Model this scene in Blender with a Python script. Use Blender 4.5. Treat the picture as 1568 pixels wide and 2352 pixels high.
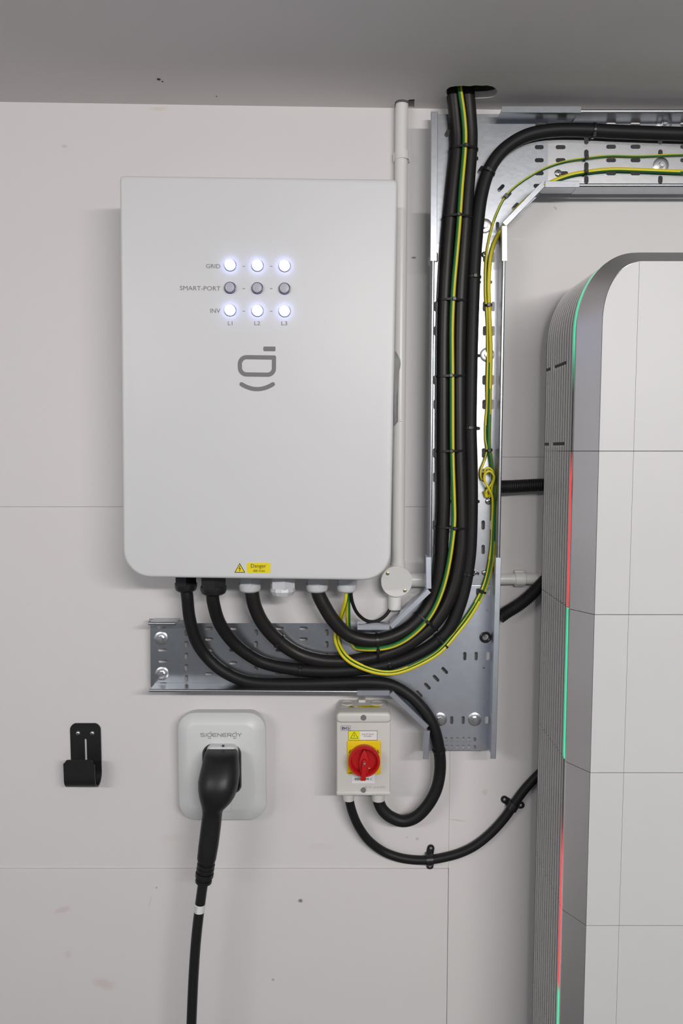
import bpy, bmesh, math, random
from mathutils import Vector, Matrix
from mathutils.geometry import tessellate_polygon
random.seed(4)
for o in list(bpy.data.objects): bpy.data.objects.remove(o)
scn = bpy.context.scene
COL = scn.collection
PI = math.pi

# ------------------------------------------------------------------ camera
W, H, F = 1568.0, 2352.0, 1743.0
DW, ZC = 1.53, 1.42                      # camera to wall, camera height
PITCH = math.atan(140.0 / F)
cam_d = bpy.data.cameras.new('camera'); cam = bpy.data.objects.new('camera', cam_d); COL.objects.link(cam)
cam_d.sensor_fit = 'VERTICAL'; cam_d.sensor_height = 36.0; cam_d.lens = 36.0 * F / H
cam_d.clip_start = 0.05
CAM = Vector((0, -DW, ZC)); cam.location = CAM
cam.rotation_euler = (PI / 2 - PITCH, 0, 0)
scn.camera = cam
# ------------------------------------------------------------------ light
scn.view_settings.view_transform = 'Standard'; scn.view_settings.look = 'None'
scn.view_settings.gamma = 1.0; scn.view_settings.use_curve_mapping = False
scn.view_settings.exposure = 0.0
world = bpy.data.worlds.new('world'); scn.world = world; world.use_nodes = True
wb = world.node_tree.nodes['Background']
wb.inputs[0].default_value = (0.86, 0.92, 1.0, 1); wb.inputs[1].default_value = 0.33
def batten(name, x, y, z, length, power, tilt, col=(1, 0.975, 0.95)):
    l = bpy.data.lights.new(name, 'AREA'); l.shape = 'RECTANGLE'; l.size = length; l.size_y = 0.10
    l.energy = power; l.color = col
    o = bpy.data.objects.new(name, l); COL.objects.link(o)
    o.location = (x, y, z); o.rotation_euler = (math.radians(tilt), 0, 0)
    return o
batten('batten_light', 0.95, -2.75, ZC + 0.60, 1.6, 50, 55)
batten('batten_light', -1.9, -2.75, ZC + 0.66, 1.6, 28, 55)

# ------------------------------------------------------------------ pixel <-> place
FWD = Vector((0, math.cos(PITCH), -math.sin(PITCH))); UP = Vector((0, math.sin(PITCH), math.cos(PITCH))); RT = Vector((1, 0, 0))
def ray(u, v): return RT * ((u - W / 2) / F) + UP * (-(v - H / 2) / F) + FWD
def P(u, v, d=0.0):                      # point at distance d in front of the wall
    r = ray(u, v); t = (DW - d) / r.y
    return CAM + r * t
def proj(p):
    q = p - CAM; z = q.dot(FWD)
    return (W / 2 + F * q.dot(RT) / z, H / 2 - F * q.dot(UP) / z)
def pxm(d): return F / (DW - d)          # pixels per metre about there

# ------------------------------------------------------------------ materials
def mat(name, col, rough=0.5, metal=0.0, vary=0.04, vscale=30.0, bump=0.0, bscale=200.0, spec=0.5, emit=None, estr=0.0, coat=0.0):
    m = bpy.data.materials.new(name); m.use_nodes = True
    nt = m.node_tree; b = nt.nodes['Principled BSDF']
    b.inputs['Roughness'].default_value = rough; b.inputs['Metallic'].default_value = metal
    b.inputs['Specular IOR Level'].default_value = spec; b.inputs['Coat Weight'].default_value = coat
    tc = nt.nodes.new('ShaderNodeNewGeometry')
    n = nt.nodes.new('ShaderNodeTexNoise'); n.inputs['Scale'].default_value = vscale; n.inputs['Detail'].default_value = 5
    nt.links.new(tc.outputs['Position'], n.inputs['Vector'])
    mix = nt.nodes.new('ShaderNodeMix'); mix.data_type = 'RGBA'
    a = tuple(max(0, c * (1 - vary)) for c in col) + (1,); c2 = tuple(min(1, c * (1 + vary)) for c in col) + (1,)
    mix.inputs[6].default_value = a; mix.inputs[7].default_value = c2
    nt.links.new(n.outputs['Fac'], mix.inputs[0]); nt.links.new(mix.outputs[2], b.inputs['Base Color'])
    if bump > 0:
        n2 = nt.nodes.new('ShaderNodeTexNoise'); n2.inputs['Scale'].default_value = bscale; n2.inputs['Detail'].default_value = 4
        nt.links.new(tc.outputs['Position'], n2.inputs['Vector'])
        bp = nt.nodes.new('ShaderNodeBump'); bp.inputs['Strength'].default_value = bump; bp.inputs['Distance'].default_value = 0.002
        nt.links.new(n2.outputs['Fac'], bp.inputs['Height']); nt.links.new(bp.outputs['Normal'], b.inputs['Normal'])
    if emit:
        b.inputs['Emission Color'].default_value = tuple(emit) + (1,); b.inputs['Emission Strength'].default_value = estr
    return m
def wall_material():
    m = mat('wall_paint', (0.69, 0.665, 0.665), 0.55, 0, 0.02, 3.0, 0.10, 60)
    nt = m.node_tree; b = nt.nodes['Principled BSDF']
    src = b.inputs['Base Color'].links[0].from_socket
    geo = nt.nodes.new('ShaderNodeNewGeometry')
    def mark(u, v, ru, rv, col, amt, ang=0.0):
        nonlocal src
        c = P(u, v, 0); k = 1 / pxm(0)
        mp = nt.nodes.new('ShaderNodeMapping'); mp.vector_type = 'TEXTURE'
        mp.inputs['Location'].default_value = (c.x, 0, c.z); mp.inputs['Rotation'].default_value = (0, ang, 0)
        mp.inputs['Scale'].default_value = (ru * k, 10, rv * k)
        nt.links.new(geo.outputs['Position'], mp.inputs['Vector'])
        nz = nt.nodes.new('ShaderNodeTexNoise'); nz.inputs['Scale'].default_value = 2.2; nz.inputs['Detail'].default_value = 4
        nt.links.new(mp.outputs['Vector'], nz.inputs['Vector'])
        ln = nt.nodes.new('ShaderNodeVectorMath'); ln.operation = 'LENGTH'; nt.links.new(mp.outputs['Vector'], ln.inputs[0])
        ad = nt.nodes.new('ShaderNodeMath'); ad.operation = 'ADD'
        nt.links.new(ln.outputs['Value'], ad.inputs[0]); nt.links.new(nz.outputs['Fac'], ad.inputs[1])
        mr = nt.nodes.new('ShaderNodeMapRange'); mr.inputs[1].default_value = 0.95; mr.inputs[2].default_value = 1.5
        mr.inputs[3].default_value = amt; mr.inputs[4].default_value = 0.0
        nt.links.new(ad.outputs[0], mr.inputs[0])
        mx = nt.nodes.new('ShaderNodeMix'); mx.data_type = 'RGBA'; mx.inputs[7].default_value = tuple(col) + (1,)
        nt.links.new(mr.outputs[0], mx.inputs[0]); nt.links.new(src, mx.inputs[6]); src = mx.outputs[2]
    pink = (0.60, 0.50, 0.49)
    mark(240, 2258, 34, 16, pink, 0.55, 0.25); mark(145, 2088, 26, 9, pink, 0.6, -0.3); mark(158, 2190, 10, 12, pink, 0.4)
    mark(690, 2067, 7, 6, (0.16, 0.15, 0.14), 0.9); mark(627, 2248, 5, 4, (0.4, 0.34, 0.33), 0.8)
    mark(365, 250, 26, 5, (0.62, 0.55, 0.46), 0.6); mark(148, 336, 8, 4, (0.45, 0.43, 0.43), 0.5)
    mark(360, 2037, 3, 3, (0.3, 0.28, 0.28), 0.8); mark(950, 592, 7, 3, (0.15, 0.14, 0.14), 0.9)
    mark(958, 1927, 5, 5, (0.45, 0.43, 0.43), 0.7); mark(934, 1923, 2, 2, (0.3, 0.28, 0.28), 0.8)
    mark(1050, 1884, 26, 2.0, (0.40, 0.37, 0.36), 0.45, 0.12); mark(1113, 1820, 9, 9, (0.55, 0.50, 0.45), 0.5)
    mark(345, 2070, 1.6, 22, (0.42, 0.40, 0.39), 0.35, 0.3); mark(1275, 478, 6, 2, (0.3, 0.28, 0.28), 0.7, 0.8)
    mark(740, 1945, 40, 12, (0.62, 0.58, 0.54), 0.35); mark(400, 1925, 40, 14, (0.62, 0.58, 0.54), 0.3)
    nt.links.new(src, b.inputs['Base Color'])
    return m
M = {}
M['wall'] = wall_material()
M['ceiling'] = mat('ceiling_paint', (0.80, 0.76, 0.75), 0.7, 0, 0.03, 4, 0.08, 80)
M['floor'] = mat('concrete', (0.11, 0.11, 0.11), 0.7, 0, 0.15, 6, 0.3, 40)
M['dark'] = mat('dark_void', (0.02, 0.02, 0.02), 0.9)
M['cover'] = mat('satin_white_cover', (0.66, 0.66, 0.67), 0.42, 0, 0.01, 8, 0.02, 900)
M['print'] = mat('grey_print', (0.17, 0.165, 0.17), 0.5)
M['print_light'] = mat('light_grey_print', (0.42, 0.42, 0.43), 0.5)
M['print_black'] = mat('black_print', (0.02, 0.02, 0.02), 0.5)
M['print_navy'] = mat('navy_print', (0.05, 0.05, 0.14), 0.5)
M['yellow'] = mat('yellow_sticker', (0.82, 0.66, 0.0), 0.45)
M['yellow_plate'] = mat('yellow_plastic', (0.80, 0.56, 0.0), 0.4)
M['chrome'] = mat('chrome', (0.72, 0.72, 0.73), 0.34, 0.55)
M['steel'] = mat('galvanised_steel', (0.46, 0.48, 0.515), 0.30, 1.0, 0.10, 90, 0.04, 120)
M['steel_bright'] = mat('bright_zinc_sheet', (0.74, 0.745, 0.77), 0.27, 1.0, 0.05, 70, 0.03, 120)
M['steel_tee'] = mat('galvanised_steel_daylit', (0.66, 0.69, 0.76), 0.37, 1.0, 0.08, 60, 0.04, 120)  # galvanised steel lightened, bluish reflected daylight mixed into its base colour
M['zinc'] = mat('zinc_bolt', (0.72, 0.72, 0.74), 0.28, 1.0)
M['brass'] = mat('brass', (0.55, 0.47, 0.24), 0.35, 1.0)
M['cable'] = mat('black_cable_sheath', (0.010, 0.010, 0.011), 0.5, 0, 0.3, 40, 0.05, 150, spec=0.26)
M['cable_worn'] = mat('scuffed_cable_sheath', (0.014, 0.0125, 0.012), 0.40, 0, 0.45, 25, 0.08, 60, spec=0.32)
M['tie'] = mat('black_nylon', (0.010, 0.010, 0.011), 0.35)
M['gy_green'] = mat('earth_green', (0.02, 0.16, 0.035), 0.4)
M['gy_yellow'] = mat('earth_yellow', (0.72, 0.60, 0.015), 0.4)
M['pvc'] = mat('white_pvc', (0.74, 0.73, 0.71), 0.32, 0, 0.015, 20)
M['iso'] = mat('grey_white_abs', (0.62, 0.60, 0.57), 0.40, 0, 0.015, 20)
M['gland_grey'] = mat('grey_gland', (0.60, 0.61, 0.64), 0.38)
M['gland_black'] = mat('black_gland', (0.012, 0.012, 0.013), 0.35)
M['charger'] = mat('white_charger', (0.66, 0.67, 0.67), 0.38, 0, 0.01)
M['holster'] = mat('white_plug', (0.60, 0.62, 0.62), 0.4)
M['gun'] = mat('black_grip', (0.011, 0.0115, 0.0125), 0.42, 0, 0.2, 60, 0.03, 500, spec=0.4)
M['hook'] = mat('black_powder_coat', (0.009, 0.009, 0.010), 0.45, 0, 0.2, 200, 0.05, 900)
M['red'] = mat('red_plastic', (0.50, 0.008, 0.010), 0.38)
M['white_label'] = mat('white_label', (0.74, 0.73, 0.73), 0.5)
M['tower_white'] = mat('tower_white', (0.61, 0.605, 0.605), 0.45, 0, 0.01)
M['tower_grey'] = mat('tower_grey', (0.80, 0.775, 0.785), 0.36, 0.9, 0.02)
M['tower_rib'] = mat('tower_rib_grey', (0.86, 0.84, 0.83), 0.42, 0.35, 0.02)
M['tower_dark'] = mat('tower_dark', (0.05, 0.05, 0.055), 0.6)
M['lamp_on'] = mat('lamp_lit', (0.8, 0.85, 1.0), 0.3, emit=(0.36, 0.44, 1.0), estr=6.5)
M['lamp_off'] = mat('lamp_unlit', (0.46, 0.46, 0.53), 0.35)
M['lamp_ring'] = mat('lamp_ring', (0.12, 0.12, 0.17), 0.25, 0.3)
M['bug'] = mat('dark_speck', (0.05, 0.03, 0.025), 0.7)

# ------------------------------------------------------------------ builders
ORIG = {}
def tag(o, label=None, cat=None, group=None, kind=None):
    if label: o['label'] = label
    if cat: o['category'] = cat
    if group: o['group'] = group
    if kind: o['kind'] = kind
    return o
def thing(name, loc, label, cat, group=None):
    o = bpy.data.objects.new(name, None); COL.objects.link(o); o.location = loc; o.empty_display_size = 0.02
    ORIG[o] = Vector(loc)
    return tag(o, label, cat, group)
def link(name, me, parent=None, mats=None, smooth=None):
    """mesh in world coordinates -> object with its origin at its own middle"""
    vs = me.vertices
    c = Vector((0, 0, 0))
    if len(vs):
        lo = Vector([min(v.co[i] for v in vs) for i in range(3)]); hi = Vector([max(v.co[i] for v in vs) for i in range(3)])
        c = (lo + hi) / 2
        me.transform(Matrix.Translation(-c))
    if mats is not None:
        for m in (mats if isinstance(mats, (list, tuple)) else [mats]): me.materials.append(M[m] if isinstance(m, str) else m)
    if smooth is not None:
        for p in me.polygons: p.use_smooth = True
        try: me.set_sharp_from_angle(angle=math.radians(smooth))
        except Exception: pass
    o = bpy.data.objects.new(name, me); COL.objects.link(o)
    ORIG[o] = c
    if parent is not None:
        o.parent = parent; o.location = c - ORIG[parent]
    else: o.location = c
    return o
def dup(o, delta, parent=None):
    c = o.copy(); COL.objects.link(c)
    ORIG[c] = ORIG[o] + Vector(delta)
    if parent is not None:
        c.parent = parent; c.location = ORIG[c] - ORIG[parent]
    else: c.location = ORIG[c]
    for ch in [k for k in o.children]: dup(ch, delta, c)
    return c
def mesh(verts, faces, mi=None, fix=True):
    me = bpy.data.meshes.new('m'); me.from_pydata([tuple(v) for v in verts], [], faces)
    if mi: 
        for p, i in zip(me.polygons, mi): p.material_index = i
    if fix:
        bm = bmesh.new(); bm.from_mesh(me); bmesh.ops.recalc_face_normals(bm, faces=bm.faces); bm.to_mesh(me); bm.free()
    return me
def merge(ms):
    bm = bmesh.new()
    for m in ms: bm.from_mesh(m)
    me = bpy.data.meshes.new('m'); bm.to_mesh(me); bm.free()
    for m in ms: bpy.data.meshes.remove(m)
    return me
# outlines are lists of (x, z); sheets face the camera side (-y); d = distance in front of the wall
def prism(loops, d0, d1):
    """loops[0] outline, the rest holes, given as (x,z) in the wall plane; from depth d0 to d1"""
    polys = [[Vector((x, z, 0)) for x, z in l] for l in loops]
    tris = tessellate_polygon(polys)
    flat = [p for l in polys for p in l]; n = len(flat)
    vs = [(p.x, -d1, p.y) for p in flat] + [(p.x, -d0, p.y) for p in flat]
    fs = [tuple(t) for t in tris] + [tuple(i + n for i in reversed(t)) for t in tris]
    k = 0
    for l in polys:
        m = len(l)
        for i in range(m):
            a, b = k + i, k + (i + 1) % m
            fs.append((a, b, b + n, a + n))
        k += m
    return mesh(vs, fs)
def loft(rings, cap0=True, cap1=True, close=True):
    n = len(rings[0]); vs = [v for r in rings for v in r]; fs = []
    for j in range(len(rings) - 1):
        for i in range(n if close else n - 1):
            a, b = j * n + i, j * n + (i + 1) % n
            fs.append((a, b, b + n, a + n))
    if cap0: fs.append(tuple(range(n - 1, -1, -1)))
    if cap1: fs.append(tuple(range((len(rings) - 1) * n, len(rings) * n)))
    return mesh(vs, fs)
def rr(x0, z0, x1, z1, r, n=6):
    """rounded rectangle, r = one radius or (bl, br, tr, tl)"""
    if not isinstance(r, (tuple, list)): r = (r,) * 4
    out = []
    for (cx, cz, a0, q) in ((x0 + r[0], z0 + r[0], PI, r[0]), (x1 - r[1], z0 + r[1], 1.5 * PI, r[1]), (x1 - r[2], z1 - r[2], 0, r[2]), (x0 + r[3], z1 - r[3], PI / 2, r[3])):
        for i in range(n + 1):
            a = a0 + PI / 2 * i / n
            out.append((cx + q * math.cos(a), cz + q * math.sin(a)))
    return out
def circ(cx, cz, r, n=20, ph=0.0): return [(cx + r * math.cos(2 * PI * i / n + ph), cz + r * math.sin(2 * PI * i / n + ph)) for i in range(n)]
def rot2(pts, c, a):
    ca, sa = math.cos(a), math.sin(a)
    return [(c[0] + (x - c[0]) * ca - (z - c[1]) * sa, c[1] + (x - c[0]) * sa + (z - c[1]) * ca) for x, z in pts]
def ring3(pts, d): return [Vector((x, -d, z)) for x, z in pts]
def soft(x0, z0, x1, z1, d0, d1, r, bev, n=6, roll=0.0, back=0.0):
    """rounded slab from d0 to d1 whose front edge is rounded by bev"""
    c = ((x0 + x1) / 2, (z0 + z1) / 2); rings = []
    rr_ = r if isinstance(r, (tuple, list)) else (r,) * 4
    def lp(ins, d): return ring3(rot2(rr(x0 + ins, z0 + ins, x1 - ins, z1 - ins, tuple(max(q - ins, 0.0003) for q in rr_), n), c, roll), d)
    rings.append(lp(back, d0))
    if back: rings.append(lp(0, d0 + back))
    for i in range(5):
        a = PI / 2 * i / 4
        rings.append(lp(bev * (1 - math.cos(a)), d1 - bev + bev * math.sin(a)))
    return loft(rings)
def box(x0, x1, d0, d1, z0, z1):
    return loft([ring3([(x0, z0), (x1, z0), (x1, z1), (x0, z1)], d0), ring3([(x0, z0), (x1, z0), (x1, z1), (x0, z1)], d1)])
def lathe(prof, org, axis=(0, -1, 0), n=24, ph=0.0, caps=True):
    """prof = [(r, t)] along axis from org"""
    ax = Vector(axis).normalized(); a = ax.orthogonal().normalized()
    if abs(ax.y) > 0.99: a = Vector((1, 0, 0))
    if abs(ax.z) > 0.99: a = Vector((1, 0, 0))
    b = ax.cross(a)
    rings = [[Vector(org) + ax * t + a * (r * math.cos(2 * PI * i / n + ph)) + b * (r * math.sin(2 * PI * i / n + ph)) for i in range(n)] for r, t in prof]
    return loft(rings, caps, caps)
def spline(pts, step=0.006):
    """centripetal-ish Catmull-Rom, resampled evenly"""
    pts = [Vector(p) for p in pts]; q = [pts[0] * 2 - pts[1]] + pts + [pts[-1] * 2 - pts[-2]]; out = []
    for i in range(1, len(q) - 2):
        p0, p1, p2, p3 = q[i - 1], q[i], q[i + 1], q[i + 2]
        for k in range(16):
            t = k / 16.0
            out.append(0.5 * ((2 * p1) + (p2 - p0) * t + (2 * p0 - 5 * p1 + 4 * p2 - p3) * t * t + (3 * p1 - p0 - 3 * p2 + p3) * t ** 3))
    out.append(pts[-1])
    for _ in range(3):
        out = [out[0]] + [(out[i - 1] + out[i] * 2 + out[i + 1]) / 4 for i in range(1, len(out) - 1)] + [out[-1]]
    res = [out[0]]; acc = 0.0
    for a, b in zip(out, out[1:]):
        L = (b - a).length; pos = 0.0
        while acc + (L - pos) >= step:
            pos += step - acc; acc = 0.0
            res.append(a.lerp(b, min(1, pos / L)))
        acc += L - pos
    if (res[-1] - out[-1]).length > step * 0.3: res.append(out[-1])
    return res
def frames(path):
    fr = []
    for i, p in enumerate(path):
        t = (path[min(i + 1, len(path) - 1)] - path[max(i - 1, 0)]).normalized()
        b = Vector((0, -1, 0)); b = b - t * b.dot(t)
        b = b.normalized() if b.length > 1e-3 else Vector((1, 0, 0))
        fr.append((p, t, b, t.cross(b)))
    return fr
def tube(path, r, n=14, two=None):
    """r number or f(i); two = f(s) start angle of the second colour"""
    fr = frames(path); rings = []
    for i, (p, t, b, s) in enumerate(fr):
        q = r(i) if callable(r) else r
        rings.append([p + b * (q * math.cos(2 * PI * k / n)) + s * (q * math.sin(2 * PI * k / n)) for k in range(n)])
    vs = [v for g in rings for v in g]; fs = []; mi = []
    for j in range(len(rings) - 1):
        st = two(j / (len(rings) - 1)) if two else 0
        for i in range(n):
            a, b = j * n + i, j * n + (i + 1) % n
            fs.append((a, b, b + n, a + n))
            ang = (2 * PI * (i + 0.5) / n - st) % (2 * PI)
            mi.append(1 if two and ang < PI * 0.95 else 0)
    fs.append(tuple(range(n - 1, -1, -1))); mi.append(0)
    fs.append(tuple(range((len(rings) - 1) * n, len(rings) * n))); mi.append(0)
    return mesh(vs, fs, mi)
def ribbon(pts, w, d0, d1, closed=False, cap=False):
    """flat stroke of width w along (x,z) points"""
    n = len(pts); L = []; R = []
    for i in range(n):
        p = Vector(pts[i])
        a = Vector(pts[(i - 1) % n]) if (closed or i > 0) else None
        b = Vector(pts[(i + 1) % n]) if (closed or i < n - 1) else None
        t1 = (p - a).normalized() if a is not None else None; t2 = (b - p).normalized() if b is not None else None
        t1 = t1 or t2; t2 = t2 or t1
        m = (t1 + t2); m = m.normalized() if m.length > 1e-6 else t1
        nr = Vector((-m.y, m.x)); k = max(0.35, nr.dot(Vector((-t1.y, t1.x))))
        L.append(p + nr * (w / 2 / k)); R.append(p - nr * (w / 2 / k))
    vs = []
    for d in (d1, d0):
        vs += [(p.x, -d, p.y) for p in L] + [(p.x, -d, p.y) for p in R]
    N = 2 * n; fs = []
    for i in range(n if closed else n - 1):
        j = (i + 1) % n
        fs += [(i, j, n + j, n + i), (N + i, N + n + i, N + n + j, N + j), (i, N + i, N + j, j), (n + i, n + j, N + n + j, N + n + i)]
    if not closed: fs += [(0, n, N + n, N), (n - 1, N + n - 1, N + 2 * n - 1, 2 * n - 1)]
    ms = [mesh(vs, fs)]
    if cap:
        for e in (pts[0], pts[-1]): ms.append(prism([circ(e[0], e[1], w / 2, 14)], d0, d1 + 0.00002))
    return merge(ms)
def text(s, x0, x1, z0, z1, d, mt, parent, name='lettering', roll=0.0, bold=0.0, top=False):
    c = bpy.data.curves.new('t', 'FONT'); c.body = s; c.size = 1.0; c.extrude = 0.0; c.resolution_u = 3; c.offset = bold
    o = bpy.data.objects.new('t', c); COL.objects.link(o)
    dg = bpy.context.evaluated_depsgraph_get(); me = bpy.data.meshes.new_from_object(o.evaluated_get(dg))
    bpy.data.objects.remove(o); bpy.data.curves.remove(c)
    xs = [v.co.x for v in me.vertices]; ys = [v.co.y for v in me.vertices]
    ax, bx, ay, by = min(xs), max(xs), min(ys), max(ys)
    cx, cz = (x0 + x1) / 2, (z0 + z1) / 2; ca, sa = math.cos(roll), math.sin(roll)
    for v in me.vertices:
        x = x0 + (v.co.x - ax) / (bx - ax) * (x1 - x0) - cx; z = z0 + (v.co.y - ay) / (by - ay) * (z1 - z0) - cz
        if top: v.co = (cx + x, -(d - (cz + z)), 0)          # laid flat, d = front edge depth (z measured back from it)
        else: v.co = (cx + x * ca - z * sa, -d, cz + x * sa + z * ca)
    me.materials.clear()
    return link(name, me, parent, mt)
def bb(u0, v0, u1, v1, d):
    a = P(u0, v1, d); b = P(u1, v0, d); return a.x, a.z, b.x, b.z
def xz(u, v, d): p = P(u, v, d); return (p.x, p.z)

# ------------------------------------------------------------------ the setting
ZF = 0.0
CA = P(0, 234, 0); CB = P(1150, 252, 0)
CSL = (CB.z - CA.z) / (CB.x - CA.x)
def ceil_z(x): return CA.z + (x - CA.x) * CSL
def PCe(u, v):
    r = ray(u, v); k = ceil_z(0)
    t = (k + CSL * CAM.x - CAM.z) / (r.z - CSL * r.x)
    return CAM + r * t
XL, XR, YB = -3.4, 3.4, -5.0
def solid(x0, x1, y0, y1, z0, z1): return box(x0, x1, -y0, -y1, z0, z1)
wall = link('wall_back', solid(XL, XR, 0.014, 0.12, 0, 2.7), None, 'wall'); tag(wall, 'white painted board wall behind the equipment', 'wall', kind='structure')
floor = link('floor', solid(XL, XR, YB, 0.12, -0.1, 0), None, 'floor'); tag(floor, 'grey concrete floor', 'floor', kind='structure')
xj = P(1031, 1900, 0).x; zl1 = P(300, 1164, 0).z; zl2 = P(500, 1994, 0).z; zr1 = P(1190, 1050, 0).z; g = 0.0003
def board(x0, x1, z0, z1, pr=0.0):
    return link('board', soft(x0 + .00012, z0 + g * .75, x1 - .00012, z1 - g * .75, -0.0135, pr, 0.0004, 0.0004, 1), wall, 'wall')
board(XL, xj, zl1, 2.65); board(XL, xj, zl2, zl1); board(XL, xj - 0.001, 0.0, zl2, 0.003)
board(xj, XR, zr1, 2.65); board(xj, XR, 0.0, zr1)
# ceiling: a sheet with the cable slot, the notch and the conduit hole cut in it
def ceil_sheet():
    loops = [[(XL, YB), (XR, YB), (XR, 0.0), (XL, 0.0)]]
    hole = [(1023, 213), (1025, 206), (1033, 200), (1045, 198), (1062, 197), (1078, 198), (1092, 196), (1108, 197), (1118, 196), (1131, 199), (1139, 204), (1142, 210), (1140, 217), (1133, 222), (1118, 225), (1095, 226), (1070, 226), (1040, 226), (1028, 222)]
    loops.append([(PCe(u, v).x, PCe(u, v).y) for u, v in hole])
    nt = [(906, 240), (908, 233), (914, 229), (926, 228), (936, 231), (940, 229), (952, 228), (951, 246), (906, 246)]
    loops.append([(PCe(u, v).x, min(PCe(u, v).y, -0.0006)) for u, v in nt])
    polys = [[Vector((x, y, 0)) for x, y in l] for l in loops]
    tr = tessellate_polygon(polys); flat = [p for l in polys for p in l]; n = len(flat); T = 0.0125
    vs = [(p.x, p.y, ceil_z(p.x)) for p in flat] + [(p.x, p.y, ceil_z(p.x) + T) for p in flat]
    fs = [tuple(t) for t in tr] + [tuple(i + n for i in reversed(t)) for t in tr]; k = 0
    for l in polys:
        for i in range(len(l)):
            a, b = k + i, k + (i + 1) % len(l); fs.append((a, b, b + n, a + n))
        k += len(l)
    return mesh(vs, fs)
ceiling = link('ceiling', ceil_sheet(), None, 'ceiling'); tag(ceiling, 'grey painted ceiling board with a cable slot cut in it', 'ceiling', kind='structure')
blocker = link('void_light_blocker', merge([solid(XL, XR, YB, 0.12, 2.7, 2.78), solid(XL, XL + .02, YB, 0.014, ceil_z(XL) + .013, 2.7), solid(XR - .02, XR, YB, 0.014, ceil_z(XR) + .013, 2.7), solid(XL, XR, YB, YB + .02, ceil_z(XL) + .013, 2.7)]), None, 'dark'); tag(blocker, 'dark deck added unseen above the ceiling board to keep light out', 'ceiling', kind='structure')  # unseen slab and skirts, added to keep light out of the ceiling void
for u, v, a, b in ((365, 182, 0.0040, 0.0022), (497, 221, 0.0012, 0.003), (373, 187, 0.0018, 0.0012)):
    c = PCe(u, v)
    link('speck', lathe([(0.0002, 0.0012), (a * 0.7, 0.0009), (a, 0.0), (a * 0.9, -0.0006)], (c.x, c.y, c.z), (0.2, 0, -1), 10), ceiling, 'bug', 60)

# ------------------------------------------------------------------ cable tray
DB, DL = 0.027, 0.076                    # base sheet and lip distances from the wall
def slot(u, v, w, h, d, ang=0.0, n=5):
    c = P(u, v, d); k = 1 / pxm(d); w *= k; h *= k; r = min(w, h) / 2 * 0.98
    return rot2(rr(c.x - w / 2, c.z - h / 2, c.x + w / 2, c.z + h / 2, r, n), (c.x, c.z), ang)
def sheet(name, outline, slots, d, parent, mt='steel', t=0.0012):
    lo = [[xz(u, v, d) for u, v in outline]] + [slot(*(list(s[:4]) + [d] + list(s[4:]))) for s in slots]
    return link(name, prism(lo, d - t, d), parent, mt)
def rail(u0, v0, u1, v1, parent, kind='lip', d=DL, name='flange', mt='steel', w=0.0105, sl=None):
    """side flange from the base sheet out to its lip, between two points given at lip distance"""
    a, b = P(u0, v0, d), P(u1, v1, d); t = (b - a).normalized(); s = t.cross(Vector((0, -1, 0))).normalized()
    D0 = DB - 0.001
    def sec(p):
        def q(o, dd): v = p + s * o; return Vector((v.x, -dd, v.z))
        if kind == 'lip':
            h = w / 2; pr = [(-.0006, D0), (.0006, D0), (.0006, d - .0012), (h - .001, d - .0012), (h - .001, d - .007), (h, d - .007), (h, d - .0006), (h - .0006, d), (-h + .0006, d), (-h, d - .0006), (-h, d - .007), (-h + .001, d - .007), (-h + .001, d - .0012), (-.0006, d - .0012)]
        else:
            pr = [(-.0005, D0), (.0005, D0), (.0005, d - .0060)] + [(.0033 * math.sin(x), d - .0033 - .0033 * math.cos(x) * 1.0) for x in [PI * 0.12 + i * (PI * 2 - PI * 0.24) / 10 for i in range(11)]] + [(-.0005, d - .0060)]
        return [q(o, dd) for o, dd in pr]
    return link(name, loft([sec(a), sec(b)]), parent, mt, 35)
def bolt(u, v, parent, d=DB, wr=0.0138, hr=0.0062, hexh=True):
    c = P(u, v, d); o = (c.x, -d, c.z)
    w = link('washer', lathe([(wr - .0008, 0), (wr, .0004), (wr, .0012), (wr - .0006, .0017), (hr * 1.1, .0017)], o, n=28), parent, 'zinc', 40)
    ph = random.random()
    bt = link('bolt', merge([lathe([(hr, .0016), (hr, .0062), (hr - .0008, .0070)], o, n=6, ph=ph), lathe([(hr * .62, .0069), (hr * .55, .0078), (hr * .2, .0079)], o, n=14)]), parent, 'zinc', 30)
def screw(u, v, parent, d=DB, r=0.0062, mt='zinc', name='screw'):
    c = P(u, v, d); o = (c.x, -d, c.z)
    head = lathe([(r, 0), (r, .0008), (r * .85, .0022), (r * .5, .0031), (r * .1, .0034)], o, n=18)
    cr = []
    a0 = 0.5
    for a in (a0, a0 + PI / 2):
        cr.append(prism([rot2(rr(c.x - r * .62, c.z - r * .11, c.x + r * .62, c.z + r * .11, r * .05, 1), (c.x, c.z), a)], d + .0030, d + .0036))
    h = link(name, head, parent, mt, 40); link('cross_recess', merge(cr), h, 'tower_dark')
    return h
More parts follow.
